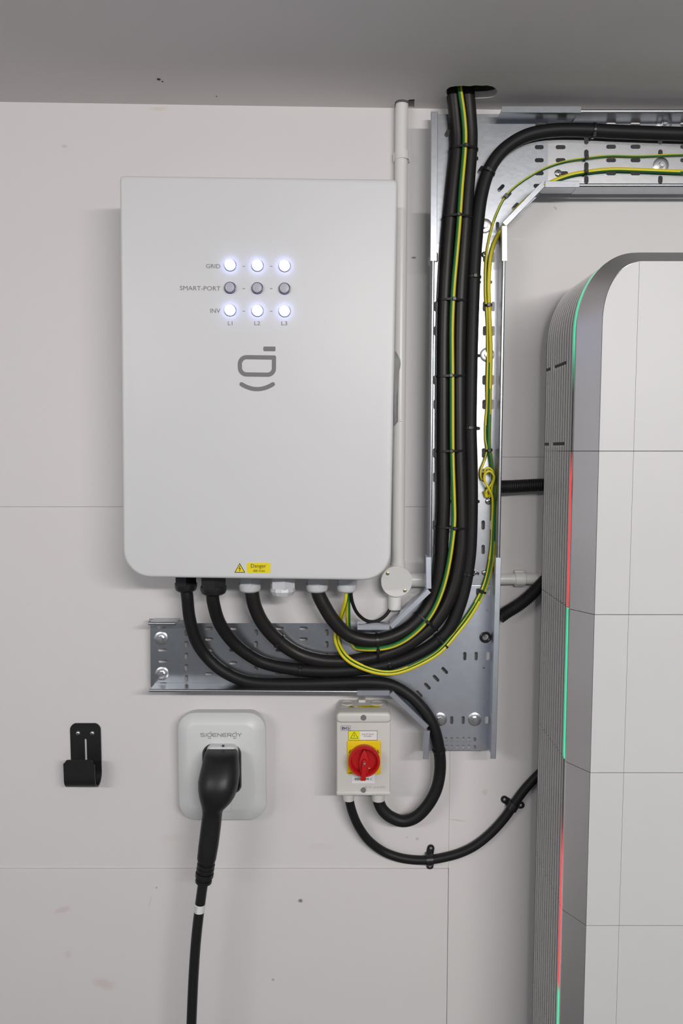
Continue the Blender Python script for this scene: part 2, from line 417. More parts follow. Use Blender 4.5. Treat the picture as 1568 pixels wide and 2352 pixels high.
# -- left horizontal length
V = []
for i, x in enumerate((370,)):                                    # end column
    V += [(371, 1441, 21, 7), (373, 1493, 21, 7.5), (374, 1519, 21, 7.5), (375, 1571, 21, 7.5)]
rowsV = (1453, 1480, 1507, 1533.5, 1559); rowsH = (1443, 1468, 1493, 1523, 1548, 1573)
for x in (428, 588, 750):
    V += [(x, y, 8.5, 16) for y in rowsV]
for x in (480, 536, 642, 697, 806):
    V += [(x, y, 19, 8) for y in rowsH]
tl = thing('cable_tray', P(590, 1587, DB), 'short horizontal steel cable tray under the white cabinet, left end open', 'cable tray', 'perforated steel cable tray run')
sheet('base_sheet', [(345, 1431.5), (840, 1431.5), (840, 1581), (346, 1578)], V, DB - 0.0014, tl)
rail(342, 1587, 822, 1590, tl, 'roll')
rail(340, 1433, 402, 1433, tl, 'roll')
rail(342, 1425.5, 400, 1425.5, tl, 'roll', 0.035, 'cut_lip')
bolt(370, 1466, tl, DB - 0.0014); bolt(372, 1547, tl, DB - 0.0014)
# -- tee at the bottom
tee = thing('tray_tee', P(1060, 1725, DB), 'galvanised steel tray tee at the foot of the vertical run, above the red isolator', 'cable tray', 'perforated steel cable tray run')
S = [(1067, 1507, 8, 20), (1093, 1507, 8, 20), (1120, 1507, 8, 20), (1037, 1654, 8, 19), (1063, 1654, 8, 19), (1117, 1654, 8, 18)]
S += [(1021, 1540, 8, 20, 0.75), (1001, 1558, 8, 20, 0.75), (981, 1576, 8, 20, 0.75), (962, 1594, 8, 20, 0.75)]
S += [(1097, 1359, 8, 18), (1122, 1359, 7, 18), (1118, 1402, 5, 5), (1111, 1534, 5, 5), (1114, 1463, 15, 15)]
for x in (1024, 1037, 1050, 1064, 1077, 1090):
    S += [(x, 1698, 7, 9.5), (x, 1716, 7, 9.5)]
S += [(805 + 0, 1495, 18, 8)]
sheet('base_sheet', [(785, 1432), (893, 1432), (976, 1357), (976, 1345), (1131, 1345), (1121, 1724), (974, 1724), (974, 1662), (890, 1581), (785, 1581)], S[:-1], DB, tee, 'steel_tee')
rail(1144.5, 1281, 1132.5, 1743, tee, mt='steel_tee'); rail(984, 1280, 984.5, 1352, tee, mt='steel_tee'); rail(985.3, 1357, 898, 1440, tee, mt='steel_tee')
rail(820.6, 1441, 894, 1441, tee, mt='steel_tee'); rail(820, 1592, 894, 1592, tee, mt='steel_tee'); rail(897.5, 1592, 980.5, 1671.5, tee, mt='steel_tee'); rail(981.5, 1678, 977, 1744, tee, mt='steel_tee')
bolt(1010, 1652, tee); bolt(1090, 1652, tee); screw(1112, 1315, tee, DB, .0055); screw(1091, 1315, tee, DB, .0045)
gr = P(1114, 1463, DB)
link('grommet', lathe([(.0065, -.001), (.0065, .0035), (.009, .0050), (.0115, .0035), (.0118, .0002), (.0065, -.001)], (gr.x, -DB, gr.z), n=24, caps=False), tee, 'tie', 50)
# -- vertical length
tv = thing('cable_tray', P(1060, 1350, DB), 'bright vertical steel cable tray between the white cabinet and the ribbed tower', 'cable tray', 'perforated steel cable tray run')
S = []
for yb in (535, 704 - 0, 873, 1040.5, 1206):
    for dy in (0, 56):
        if yb + dy < 575: continue
        for x in (999, 1027, 1055, 1083, 1111, 1138 - 7.5):
            S.append((x + (900 - yb) * 0.006, yb + dy, 8.5, 22))
for yb in (648, 817, 984, 1152, 1318):
    for x in (1012, 1040, 1068, 1096, 1122):
        S.append((x + (900 - yb) * 0.006, yb, 14, 8))
S = [s for s in S if not (abs(s[1] - 817) < 3 and s[0] > 1115)]
sheet('base_sheet', [(989, 556), (1146, 556), (1133.5, 1352), (979, 1352)], S, DB - 0.0014, tv, 'steel_bright')
rail(994.5, 598, 987.5, 1282, tv, 'roll'); rail(1157.5, 598, 1145, 1282, tv, 'roll')
bolt(1118, 815, tv, DB - 0.0014, .0142); screw(1112, 585, tv, DB - 0.0014); stud = screw(1122, 1151, tv, DB - 0.0014, .0072)
# -- tee at the top
tt = thing('tray_tee', P(1100, 560, DB), 'galvanised steel tray tee right below the ceiling cable slot', 'cable tray', 'perforated steel cable tray run')
S = [(1238, 338, 20, 9), (1238, 368, 20, 9), (1238, 398, 20, 9), (1235, 427, 20, 9), (1238, 286, 18, 8), (1142, 520, 8, 20), (1150, 432, 8, 20, -0.75), (1166, 449, 8, 20, -0.75), (1103, 390, 8, 20, -0.6), (1183, 474, 8, 20, -0.75), (1027, 306, 9, 18, -0.5), (1095, 364, 6, 9)]
sheet('base_sheet', [(989.5, 262), (1258, 262), (1258, 441), (1246, 441), (1146, 530), (1145.5, 559), (988.5, 559)], S, DB, tt)
rail(997.5, 256, 995.5, 599, tt, w=0.0125); rail(1158.5, 519, 1158.5, 599, tt); rail(1247, 423, 1158, 515, tt); rail(1252, 423, 1330, 423, tt, w=0.012); rail(1152, 251, 1334, 251, tt, w=0.012)
bolt(1113, 519, tt)
# -- right horizontal length
tr = thing('cable_tray', P(1420, 443, DB), 'horizontal steel cable tray under the ceiling, running out of view at right', 'cable tray', 'perforated steel cable tray run')
S = [(1287, 338, 22, 9), (1287, 368, 22, 9), (1293, 398, 22, 9), (1290, 286, 22, 8)]
for x0 in (1346, 1516, 1686):
    for y in (322, 353, 382, 413): S.append((x0, y, 10, 18))
    for dx in (57, 113):
        for y in (286, 337, 368, 398, 427): S.append((x0 + dx, y, 22, 9))
S = [s for s in S if s[0] < 1810 and not (abs(s[0] - 1516) < 3 and s[1] == 382)]
sheet('base_sheet', [(1252, 272), (1840, 272), (1840, 443), (1252, 443)], S, DB - 0.0014, tr, 'steel_bright')
rail(1330, 424.5, 1840, 424.5, tr, 'roll'); rail(1333, 254, 1840, 254, tr, 'roll')
bolt(1517, 380, tr, DB - 0.0014, .015); bolt(1524, 284, tr, DB - 0.0014, .015); screw(1281, 398, tr, DB - 0.0014, .007)

# ------------------------------------------------------------------ white distribution cabinet
GD = 0.165
TL_, TR_, BL_, BR_ = P(272, 402, GD), P(911, 411, GD), P(284, 1326, GD), P(899, 1334, GD)
gc = (TL_ + TR_ + BL_ + BR_) / 4
gw = ((TR_ - TL_).length + (BR_ - BL_).length) / 2; gh = ((TL_ - BL_).length + (TR_ - BR_).length) / 2
groll = (math.atan2(TR_.z - TL_.z, TR_.x - TL_.x) + math.atan2(BR_.z - BL_.z, BR_.x - BL_.x)) / 2
gx0, gx1, gz0, gz1 = gc.x - gw / 2, gc.x + gw / 2, gc.z - gh / 2, gc.z + gh / 2
cab = thing('distribution_cabinet', (gc.x, 0, gz0), 'large white wall cabinet with nine round indicator lamps and a grey emblem', 'cabinet')
rad = (0.050, 0.050, 0.010, 0.008)
link('body', soft(gx0 + .004, gz0 + .004, gx1 - .004, gz1 - .004, 0.012, 0.098, rad, 0.002, 10, groll), cab, 'cover', 40)
cov = link('front_cover', soft(gx0, gz0, gx1, gz1, 0.101, GD, rad, 0.006, 10, groll, 0.002), cab, 'cover', 50)
PD = GD + 0.0003
def ctext(s, u0, u1, v0, v1, mt='print', bold=0.0):
    b = bb(u0, v0, u1, v1, PD); return text(s, b[0], b[2], b[1], b[3], PD, mt, cov, roll=groll, bold=bold)
ctext('GRID', 472.8, 505.6, 606.6, 616); ctext('SMART-PORT', 413, 506, 657, 667); ctext('INV', 482.7, 505.6, 709, 718.8)
ctext('L1', 523.3, 533.5, 738, 747); ctext('L2', 584, 597, 738, 747); ctext('L3', 646, 659.3, 738, 747.3)
for v in (611.7, 663, 714.6):
    for u in (559.7, 622.5):
        b = bb(u - 2.8, v - .7, u + 2.8, v + .7, PD); link('dash', prism([rr(*b, .0002, 1)], GD - .0002, PD), cov, 'print')
for r_, (vr, on) in enumerate(((609.4, True), (661.4, False), (713.0, True))):
    for c_, ur in enumerate((528.6, 591.2, 653.4)):
        c = P(ur, vr + c_ * 0.9, GD); o = (c.x, -GD, c.z)
        ring = link('indicator_lamp', lathe([(.0104, -.001), (.0104, .0012), (.0098, .0016), (.0093, .0016)], o, n=28), cab, 'lamp_ring', 40)
        if on: ring['label'] = 'lit white indicator lamp'
        link('lens', lathe([(.0093, .001), (.0093, .0058), (.0088, .0066), (.0070, .0070), (.001, .0071)], o, n=28), ring, 'lamp_on' if on else 'lamp_off', 40)
        if not on: link('lens_rim', lathe([(.0094, .0052), (.0094, .0066), (.0086, .0073), (.0082, .0069)], o, n=28, caps=False), ring, 'lamp_ring', 60)
# emblem
def G2(u, v): return xz(u, v, PD)
b = bb(604.4, 796, 632.4, 806.8, PD)
em = [link('emblem', prism([rot2(rr(*b, (.0022, .0022, .0006, .0022), 5), ((b[0] + b[2]) / 2, (b[1] + b[3]) / 2), groll)], GD - .0002, PD), cov, 'print')]
k = 1 / pxm(PD); b = bb(546, 815.8, 633.5, 865.3, PD); sw = 9.6 * k
o1 = rr(*b, (20 * k, 19 * k, 4 * k, 20 * k), 8); o2 = rr(b[0] + sw, b[1] + sw, b[2] - sw, b[3] - sw, (10.5 * k, 10 * k, .3 * k, 10.5 * k), 8)
cc = ((b[0] + b[2]) / 2, (b[1] + b[3]) / 2)
link('emblem', prism([rot2(o1, cc, groll), rot2(o2, cc, groll)], GD - .0002, PD), cov, 'print')
arc = []
for i in range(17):
    t = -1 + 2 * i / 16; arc.append(G2(590.5 + 36 * t, 893.8 - 11.3 * t * t))
link('emblem', ribbon(arc, sw, GD - .0002, PD, cap=True), cov, 'print')
def warn_triangle(parent, u0, v0, u1, v1, d, bolt_=True):
    b = bb(u0, v0, u1, v1, d); mx = (b[0] + b[2]) / 2
    t = [(b[0], b[1]), (b[2], b[1]), (mx, b[3])]
    tri = link('warning_triangle', prism([t], d - .0004, d), parent, 'yellow')
    w = (b[2] - b[0]); cz = b[1] + (b[3] - b[1]) / 3
    ins = [(mx + (x - mx) * .9, cz + (z - cz) * .9) for x, z in t]
    link('triangle_border', ribbon(ins, w * .055, d - .0002, d + .0002, closed=True), tri, 'print_black')
    h = b[3] - b[1]
    z_ = [(mx + .03 * w, b[1] + .70 * h), (mx - .075 * w, b[1] + .42 * h), (mx + .06 * w, b[1] + .46 * h), (mx - .03 * w, b[1] + .14 * h)]
    link('flash', ribbon(z_, w * .055, d - .0002, d + .0002), tri, 'print_black')
    return tri
warn_triangle(cov, 538, 1293.2, 562.8, 1315.2, PD + .0003)
b = bb(567, 1293, 621, 1316, PD + .0003); st = link('danger_sticker', prism([rr(*b, .0025, 4)], GD - .0002, PD + .0003), cov, 'yellow')
def stext(s, u0, u1, v0, v1, d, mt, parent, bold=0.0):
    b = bb(u0, v0, u1, v1, d); return text(s, b[0], b[2], b[1], b[3], d, mt, parent, bold=bold)
stext('Danger', 576, 611, 1295.5, 1306.5, PD + .0006, 'print_black', st); stext('400 Volts', 581, 608, 1308.4, 1313.8, PD + .0006, 'print_black', st)
# latch handle on the right flank
hx = P(909, 880, GD).x
def hs(v, w0, w1, d): c = P(909, v, d); return [Vector((c.x - .004, -d - .012, c.z)), Vector((c.x - .004, -d + .010, c.z)), Vector((c.x + w1, -d + .010, c.z)), Vector((c.x + w0, -d + .003, c.z))]
hd = 0.130
hnd = link('latch_handle', loft([hs(801, -.003, -.003, hd), hs(806, -.0005, -.001, hd), hs(815, .0040, .003, hd), hs(826, .0082, .006, hd), hs(836, .0090, .0065, hd), hs(846, .0078, .005, hd), hs(849, .0062, .004, hd), hs(875, .0055, .0035, hd), hs(910, .0044, .0025, hd), hs(950, .0040, .0025, hd), hs(968, .0042, .0025, hd), hs(979, -.003, -.003, hd)]), cab, 'chrome', 45)
c = P(917, 966, .118); link('latch_pin', lathe([(.0014, 0), (.0014, .006)], c, (1, 0, 0), 10), hnd, 'zinc', 40)
# glands along the bottom edge
def gland(u, v, d, mt, blank=False, r=0.0225):
    c = P(u, v, d); zt = P(600, 1331, GD).z + 0.012; L = zt - c.z
    pr = [(r * .90, 0), (r * .90, L - .022)]
    gz = (c.x, -d, zt)
    body = link('cable_gland', lathe([(r * .82, 0), (r * .82, .006), (r, .0065), (r, L - .014), (r * .97, L - .013)], gz, (0, 0, -1), 6 if not blank else 6, 0.3), cab, mt)
    if blank: link('gland_nut', lathe([(r * .93, L - .014), (r * .99, L - .008), (r * .80, L), (r * .1, L + .0002)], gz, (0, 0, -1), 12), body, mt)
    else: link('gland_nut', lathe([(r * .96, L - .016), (r * .96, L - .009), (r * .88, L - .003), (r * .70, L), (r * .5, L)], gz, (0, 0, -1), 24), body, mt, 35)
    return body
G1, G2_ = 0.070, 0.102
gland(427, 1358, G1, 'gland_black'); gland(490.5, 1365.5, G2_, 'gland_black', r=.0255); gland(574, 1359, G1, 'gland_grey'); gland(649, 1366, G2_, 'gland_grey', True, r=.0245)
gland(727.5, 1359, G1, 'gland_grey'); gland(796.5, 1359.5, G1, 'gland_grey', r=.0205)

# ------------------------------------------------------------------ cables
CAB = {}
def cable(key, name, pts, r, mt, label, cat='cable', step=0.006, n=16, two=None, group=None):
    path = spline([P(*p) for p in pts], step); CAB[key] = (path, r)
    o = link(name, tube(path, r, n, two), None, mt, 60)
    return tag(o, label, cat, group)
T = DB + 0.0135
cable('A', 'power_cable', [(427, 1350, G1), (430, 1372, G1), (435, 1418, .062), (448.5, 1467, .052), (473, 1506, T), (510, 1540, T), (559, 1563, T), (610, 1570, T), (700, 1571, T), (779, 1569, T), (850, 1567, T), (898, 1573, T), (930, 1589, T + .004), (960, 1615, T + .008), (983, 1645, T + .010), (999, 1681, T + .010), (1009, 1730, T + .006), (1010, 1772, .042), (1002, 1812, .042), (983, 1848, .042), (956, 1876, .042), (926, 1886, .042), (898, 1877, .042), (880, 1862, .042), (871, 1846, .041), (869, 1836, .041), (868.5, 1826, .041)], .0120, 'cable', 'black cable from the leftmost gland, looping down into the isolator', group='heavy black power cables')
cable('B', 'power_cable', [(488, 1358, G2_), (490, 1385, .098), (503.6, 1430, .080), (531, 1470, .062), (565, 1500, .050), (611, 1524, T), (687, 1538, T), (770, 1541, T), (840, 1535, T), (903, 1523, T), (951, 1505, T), (996, 1479, T), (1031, 1445, T), (1053, 1398, T), (1068, 1345, T), (1077, 1290, T), (1081, 1240, T), (1083, 1150, T), (1082, 1060, T), (1080, 983, T), (1081, 900, T), (1083, 800, T), (1086, 700, T), (1090, 600, T), (1096, 520, T), (1105, 450, T), (1123, 390, T), (1155, 345, T), (1205, 313, T), (1265, 300, T), (1340, 299, T), (1420, 303, T), (1568, 308, T), (1720, 312, T)], .0124, 'cable', 'black cable bending from the vertical tray into the upper right tray', group='heavy black power cables')
cable('C', 'power_cable', [(577, 1352, G1), (578.6, 1365, G1), (586, 1396, .066), (604.6, 1433, .058), (638, 1470, .047), (681, 1500, T), (733, 1516, T), (785, 1519, T), (830, 1515, T), (868, 1507, T), (919, 1489, T), (964, 1460, T), (999, 1429, T), (1027, 1385, T), (1045, 1336, T), (1054, 1288, T), (1059, 1240, T), (1058, 1150, T), (1054, 1035, T), (1053, 870, T), (1054, 760, T), (1057, 670, T), (1065, 544, T), (1073, 431, T), (1080, 331, T), (1078, 273, .044), (1073, 214, .050), (1070, 170, .052), (1068, 130, .052)], .0138, 'cable_worn', 'right one of the paired black cables rising into the ceiling slot', group='heavy black power cables')
cable('D', 'power_cable', [(730, 1352, G1), (731, 1365, G1), (744, 1391, .069), (764, 1423, .066), (792, 1453, .060), (824, 1467, .055), (865, 1471, .052), (903.5, 1461, .050), (938.6, 1442, T + .006), (967, 1416, T + .004), (990, 1380, T), (1006, 1330, T), (1013, 1275, T), (1014, 1240, T), (1018, 1150, T), (1017, 1035, T), (1017, 867, T), (1018, 760, T), (1021, 670, T), (1029, 544, T), (1040, 431, T), (1050, 331, T), (1047, 273, .044), (1041, 214, .050), (1037, 170, .052), (1035, 130, .052)], .0138, 'cable_worn', 'left one of the paired black cables rising into the ceiling slot', group='heavy black power cables')
cable('E', 'power_cable', [(801, 1822, .040), (802, 1838, .040), (809, 1866, .036), (823, 1898, .028), (846, 1930, .020), (878.6, 1955, .0115), (914, 1969, .0115), (950, 1975, .0115), (986, 1975, .0115), (1021, 1969, .0115), (1057, 1959, .0115), (1093, 1941, .0115), (1128.6, 1912, .0115), (1160.7, 1876, .0115), (1182, 1844, .0115), (1200, 1819, .0115), (1218, 1798, .0115), (1250, 1766, .0115), (1290, 1735, .0115)], .0092, 'cable', 'black cable clipped to the wall from the isolator to the tower', group='heavy black power cables')
def lerpt(x, tb):
    for (a, va), (b_, vb) in zip(tb, tb[1:]):
        if x <= b_: return va + (vb - va) * (x - a) / (b_ - a)
    return tb[-1][1]
GY = ('gy_green', 'gy_yellow'); TW = DB + 0.031
cable('G', 'earth_wire', [(799, 1352, G1 - .004), (799, 1375, .064), (799, 1410, .050), (800, 1440, .036), (805, 1466, .0345), (814, 1485, .0345), (830, 1490, .046), (865, 1490.5, TW + .002), (903, 1483, TW + .004), (939, 1464, TW + .003), (974, 1432, TW), (999, 1394, TW), (1018, 1345, TW), (1030, 1294, TW), (1038, 1240, TW), (1042, 1195, TW), (1041, 1140, TW), (1038, 1035, TW), (1037.5, 870, TW), (1037, 750, TW), (1041, 660, TW), (1047, 590, TW), (1053, 520, TW), (1059, 430, TW), (1067, 331, TW), (1065, 273, .062), (1057, 214, .066), (1051, 170, .068), (1047, 130, .068)], .0048, GY, 'thick green and yellow earth wire strapped over the paired black cables', 'wire', .006, 12, lambda s: (0.15 if s < .3 else -0.05), 'green and yellow earth wires')
W2 = [(796, 1352, G1 + .004), (794, 1380, .072), (784, 1412, .052), (776, 1436, .036), (770, 1460, .034), (774, 1482, .045), (789, 1508, .062), (814, 1527, .068), (852.5, 1542, .066), (887.5, 1547.5, .063), (919.5, 1543.5, .062), (957.7, 1528.6, .060), (996, 1508, .056), (1021.5, 1487, .052), (1047, 1457, .042), (1072.5, 1425, .034), (1095, 1390, .033), (1111, 1358, .033), (1122, 1326, .034), (1130, 1288, .033), (1133, 1240, .033), (1134, 1186, .033), (1134, 1135, .034), (1132, 1096, .034), (1128, 1058, .034), (1123, 1020, .034), (1124, 956, .034), (1125.5, 880, .035), (1126.6, 803, .036), (1125, 752, .034), (1123, 701, .034), (1122, 650, .034), (1125, 600, .034), (1131, 570, .034), (1141, 545, .034), (1155, 522, .034), (1185, 482, .034), (1220, 448, .034), (1250, 427, .034), (1275, 414, .034), (1311, 401.5, .034), (1347.6, 395, .034), (1402, 389.5, .034), (1469.5, 391, .034), (1568, 395, .034), (1720, 400, .034)]
cable('W2', 'earth_wire', W2, .0040, GY, 'thick earth wire leaving the upper right tray under its diagonal flange', 'wire', .005, 12, lambda s: lerpt(s, ((0, -.7), (.2, -.7), (.3, -.2), (.40, .6), (.50, .3), (.56, -.8), (.70, -.9), (.78, -2.4), (1, -2.9))), 'green and yellow earth wires')
W1 = [(1720, 353, .031), (1568, 355, .031), (1469, 358.6, .031), (1402, 357.7, .031), (1347.6, 363, .033), (1293, 372, .031), (1244, 390, .031), (1198.6, 417, .031), (1167, 444, .033), (1149, 471.5, .031), (1131, 516.6, .031), (1119.6, 566, .031), (1115, 611, .031), (1114.5, 675, .031), (1117.6, 714, .033), (1119, 765, .031), (1119.5, 828, .034), (1118, 880, .034), (1118, 930, .031), (1115, 969, .031), (1115, 1007, .031), (1118.5, 1032, .034), (1112.5, 1058, .033), (1103.6, 1081, .034), (1105, 1100, .034), (1112, 1098, .037), (1112, 1082, .040), (1119, 1074, .042), (1129, 1079, .044), (1134, 1092, .044), (1131, 1107, .042), (1124, 1118, .040), (1116, 1128, .038), (1115, 1134, .036)]
cable('W1', 'earth_wire', W1, .0022, GY, 'thin earth wire from the upper right tray, ending in a yellow crimp lug', 'wire', .004, 8, lambda s: lerpt(s, ((0, .1), (.36, .1), (.5, -.5), (.62, -.4), (.75, -1.4), (.85, 0), (1, -2))), 'green and yellow earth wires')
W3 = [(1128, 1133, .036), (1130, 1115, .040), (1135, 1096, .046), (1128, 1084, .047), (1119, 1083, .046), (1112, 1092, .044), (1113, 1106, .042), (1121, 1120, .042), (1130, 1140, .041), (1131, 1165, .036), (1130, 1190, .034), (1129, 1240, .032), (1123, 1288, .032), (1115.5, 1326, .032), (1104, 1358, .034), (1088, 1388, .033), (1066, 1421, .034), (1042, 1452, .044), (1017, 1482, .056), (992, 1503, .060), (955, 1523, .064), (918, 1538, .066), (887, 1542, .067), (854, 1536, .070), (818, 1521, .072), (795, 1504, .066), (780, 1480, .048), (777, 1460, .036), (782, 1436, .037), (788, 1412, .052), (795, 1380, .066), (797, 1352, G1)]
cable('W3', 'earth_wire', W3, .0024, GY, 'thin earth wire running down from the tray stud to the rightmost gland', 'wire', .004, 8, lambda s: -2.2 + .8 * math.sin(s * 9), 'green and yellow earth wires')
cable('K', 'control_cable', [(806, 1352, G1), (806, 1368, G1), (810, 1387, .062), (820, 1408, .050), (838, 1424, .040), (858, 1428, .032), (876, 1421, .026), (890, 1408, .020), (898, 1392, .016), (899, 1380, .016)], .0034, 'cable', 'thin black cable drooping between the rightmost gland and the round junction box')
# crimp lugs on the stud
for u0, v0, u1, v1, lb in ((1114, 1128, 1117, 1141, 'left yellow crimp lug on the tray earth stud'), (1129, 1128, 1125, 1141, 'right yellow crimp lug on the tray earth stud')):
    a, b_ = P(u0, v0, .034), P(u1, v1, .031)
    lg = thing('crimp_lug', b_, lb, 'crimp lug', 'crimp lugs on the earth stud')
    link('sleeve', tube([a, a.lerp(b_, .5), b_], .0040, 10), lg, 'gy_yellow', 50)
    e = P(1121, 1149, .0292)
    link('tongue', tube([b_, b_.lerp(e, .6)], .0018, 8), lg, 'zinc', 50)
# corrugated conduits
def corrugated(pts, r, label):
    path = spline([P(*p) for p in pts], 0.0009)
    o = link('corrugated_conduit', tube(path, lambda i: r * (1.0 if (i % 5) in (0, 1, 2) else 0.90), 18), None, 'cable', 70)
    tag(o, label, 'conduit', 'black corrugated conduits behind the tower')
corrugated([(1143.5, 1118, .040), (1170, 1117.5, .036), (1200, 1116, .032), (1236, 1114, .030), (1290, 1112, .030)], .0128, 'upper black corrugated conduit, level, between tray and tower')
corrugated([(1147, 1418, .040), (1164, 1406, .036), (1190, 1390, .032), (1214, 1371, .030), (1236, 1349, .030), (1270, 1312, .030)], .0128, 'lower black corrugated conduit, slanting, between tray and tower')

# ------------------------------------------------------------------ cable ties
def near(key, u, v):
    path, r = CAB[key]; i = min(range(1, len(path) - 1), key=lambda j: (proj(path[j])[0] - u) ** 2 + (proj(path[j])[1] - v) ** 2)
    return path[i], (path[i + 1] - path[i - 1]).normalized(), r
def hull(pts):
    pts = sorted(set(pts)); lo = []; hi = []
    cr = lambda o, a, b: (a[0] - o[0]) * (b[1] - o[1]) - (a[1] - o[1]) * (b[0] - o[0])
    for p in pts:
        while len(lo) >= 2 and cr(lo[-2], lo[-1], p) <= 0: lo.pop()
        lo.append(p)
    for p in reversed(pts):
        while len(hi) >= 2 and cr(hi[-2], hi[-1], p) <= 0: hi.pop()
        hi.append(p)
    return lo[:-1] + hi[:-1]
def tie(keys, u, v, label, w=0.0042, t=0.0013, head=0.25, hs_=1.0, floor_=False):
    cs = [near(k, u, v) for k in keys]; c0, T0, _ = cs[0]
    if T0.z < 0: T0 = -T0
    bx = Vector((0, -1, 0)); bx = (bx - T0 * bx.dot(T0)).normalized(); sx = T0.cross(bx)
    pl = []
    for c, tt_, r in cs:
        q = c - c0; q -= T0 * q.dot(T0); x, y = q.dot(sx), q.dot(bx)
        pl += [(round(x + (r + .0003) * math.cos(2 * PI * i / 28), 6), round(y + (r + .0003) * math.sin(2 * PI * i / 28), 6)) for i in range(28)]
    h = hull(pl); n = len(h); mx = (sum(p[0] for p in h) / n, sum(p[1] for p in h) / n)
    def pt(p, e, k):
        dx, dy = p[0] - mx[0], p[1] - mx[1]; L = math.hypot(dx, dy)
        return c0 + sx * (p[0] + dx / L * e) + bx * (p[1] + dy / L * e) + T0 * k
    rings = [[pt(p, e, k) for p in h] for e, k in ((0, -w / 2), (t, -w / 2), (t, w / 2), (0, w / 2), (0, -w / 2))]
    root = thing('cable_tie', c0, label, 'cable tie', 'black cable ties')
    link('strap', loft(rings, False, False), root, 'tie', 40)
    # head, on the camera side at a fraction of the width
    xs = [p[0] for p in h]; X = min(xs) + (max(xs) - min(xs)) * head
    cand = [p for p in h if p[1] >= mx[1]]; hp = min(cand, key=lambda p: abs(p[0] - X))
    Y = hp[1] + t
    hw = w * 0.85 * hs_
    q = lambda x, y, z: c0 + sx * x + bx * y + T0 * z
    r_ = lambda y, s: [q(hp[0] + a * hw * s, y, b * hw * s * .95) for a, b in ((-.8, -1), (.8, -1), (1, -.7), (1, .7), (.8, 1), (-.8, 1), (-1, .7), (-1, -.7))]
    link('head', loft([r_(Y - .0012, 1), r_(Y + .0022, 1), r_(Y + .0029, .8)]), root, 'tie')
    a0 = q(hp[0] - hw, Y + .0008, 0)
    return root
names = ['topmost', 'second', 'third', 'fourth', 'fifth', 'sixth']
for i, (u, v) in enumerate(((1060, 333), (1045, 497), (1035, 685), (1033, 866), (1032, 1037), (1035, 1213))):
    tie(['G', 'C', 'D'], u, v, names[i] + ' cable tie down the paired vertical cables', head=(.66, .42, .52, .40, .38, .56)[i])
for (u, v), lb, hd_ in (((1117, 390), 'slanted cable tie where the single cable starts its upper bend', .4), ((1090, 638), 'upper cable tie on the single cable beside the pair', .5), ((1080, 983), 'middle cable tie on the single cable beside the pair', .35), ((1075, 1318), 'lower cable tie on the single cable beside the pair', .5), ((1360, 299), 'cable tie on the thick cable in the upper right tray', .1)):
    tie(['B'], u, v, lb, head=hd_)
tie(['W1'], 1158, 451, 'cable tie on the thin earth wire at the diagonal slots', head=.5, hs_=1.1)
tie(['W1'], 1346, 363, 'upper of two cable ties on the earth wires in the right tray', head=.5)
tie(['W2'], 1346, 395, 'lower of two cable ties on the earth wires in the right tray', head=.5)
tie(['W2', 'W1'], 1121, 700, 'upper cable tie on the earth wires in the vertical tray', head=.5)
tie(['W2', 'W1'], 1121, 1033, 'cable tie on the earth wires just above the wire loops', head=.5)
tie(['W2', 'W3'], 1108, 1359, 'cable tie on the earth wires in the lower tee', head=.3)
tie(['C'], 641, 1473, 'cable tie on the cable from the third gland', head=.3)
tie(['B'], 692, 1538, 'cable tie on the cable from the second gland', head=.85)
tie(['D', 'C', 'G'], 863, 1488, 'cable tie around the bundle near the thin drooping cable', head=.62)
tie(['D', 'C', 'G'], 981, 1424, 'cable tie around the bundle beside the upper diagonal flange', head=.5)
tie(['B', 'W2'], 1018, 1472, 'cable tie where the lower earth wires leave the bundle', head=.3)
tie(['B'], 897, 1525, 'cable tie on the lowest bend behind the yellow wire', head=.5)
tie(['A'], 1009, 1722, 'cable tie on the looped cable at the open tee end', head=.6)

# ------------------------------------------------------------------ white conduit and round junction box
pc = thing('conduit', P(915, 1300, .0135), 'white plastic conduit running from the ceiling down to the round junction box', 'conduit')
cp = [P(923, 215, .0135), P(922, 300, .0135), P(920.5, 500, .0135), P(918, 800, .0135), P(915, 1200, .0135), P(914.5, 1310, .0135)]
link('pipe', tube(spline(cp, .02), .0125, 24), pc, 'pvc', 60)
for v, u in ((365, 921.5),):
    c = P(u, v, 0); sd = link('saddle_clip', soft(c.x - .0165, c.z - .009, c.x + .0165, c.z + .009, .0, .012, .003, .002, 4), pc, 'pvc', 40)
    link('clip_band', lathe([(.0126, -.008), (.0142, -.0075), (.0142, .0075), (.0126, .008)], (c.x, -.0135, c.z), (0, 0, 1), 24, caps=False), sd, 'pvc', 50)
jb = thing('junction_box', P(911, 1336, 0), 'round white conduit junction box beside the cabinet corner', 'junction box')
c = P(910.5, 1336, .036)
R_ = 36.5 / pxm(.036)
link('box_body', lathe([(R_ * .97, 0.0005), (R_ * .97, .031)], (c.x, 0, c.z), n=40), jb, 'pvc', 40)
lid = link('lid', lathe([(R_, .0315), (R_, .0350), (R_ - .001, .0360)], (c.x, 0, c.z), n=40), jb, 'pvc', 40)
for u, v in ((890, 1317), (929.5, 1356.5)):
    s_ = P(u, v, .036); h_ = link('lid_screw', lathe([(.0037, 0), (.0037, .0006), (.0028, .0011)], (s_.x, -.036, s_.z), n=16), lid, 'brass', 40)
    link('screw_slot', prism([rot2(rr(s_.x - .003, s_.z - .0005, s_.x + .003, s_.z + .0005, .0001, 1), (s_.x, s_.z), .5)], .0370, .0373), h_, 'tower_dark')
def spout(a, b_, r): return link('spout', tube([a, a.lerp(b_, .5), b_], r, 24), jb, 'pvc', 50)
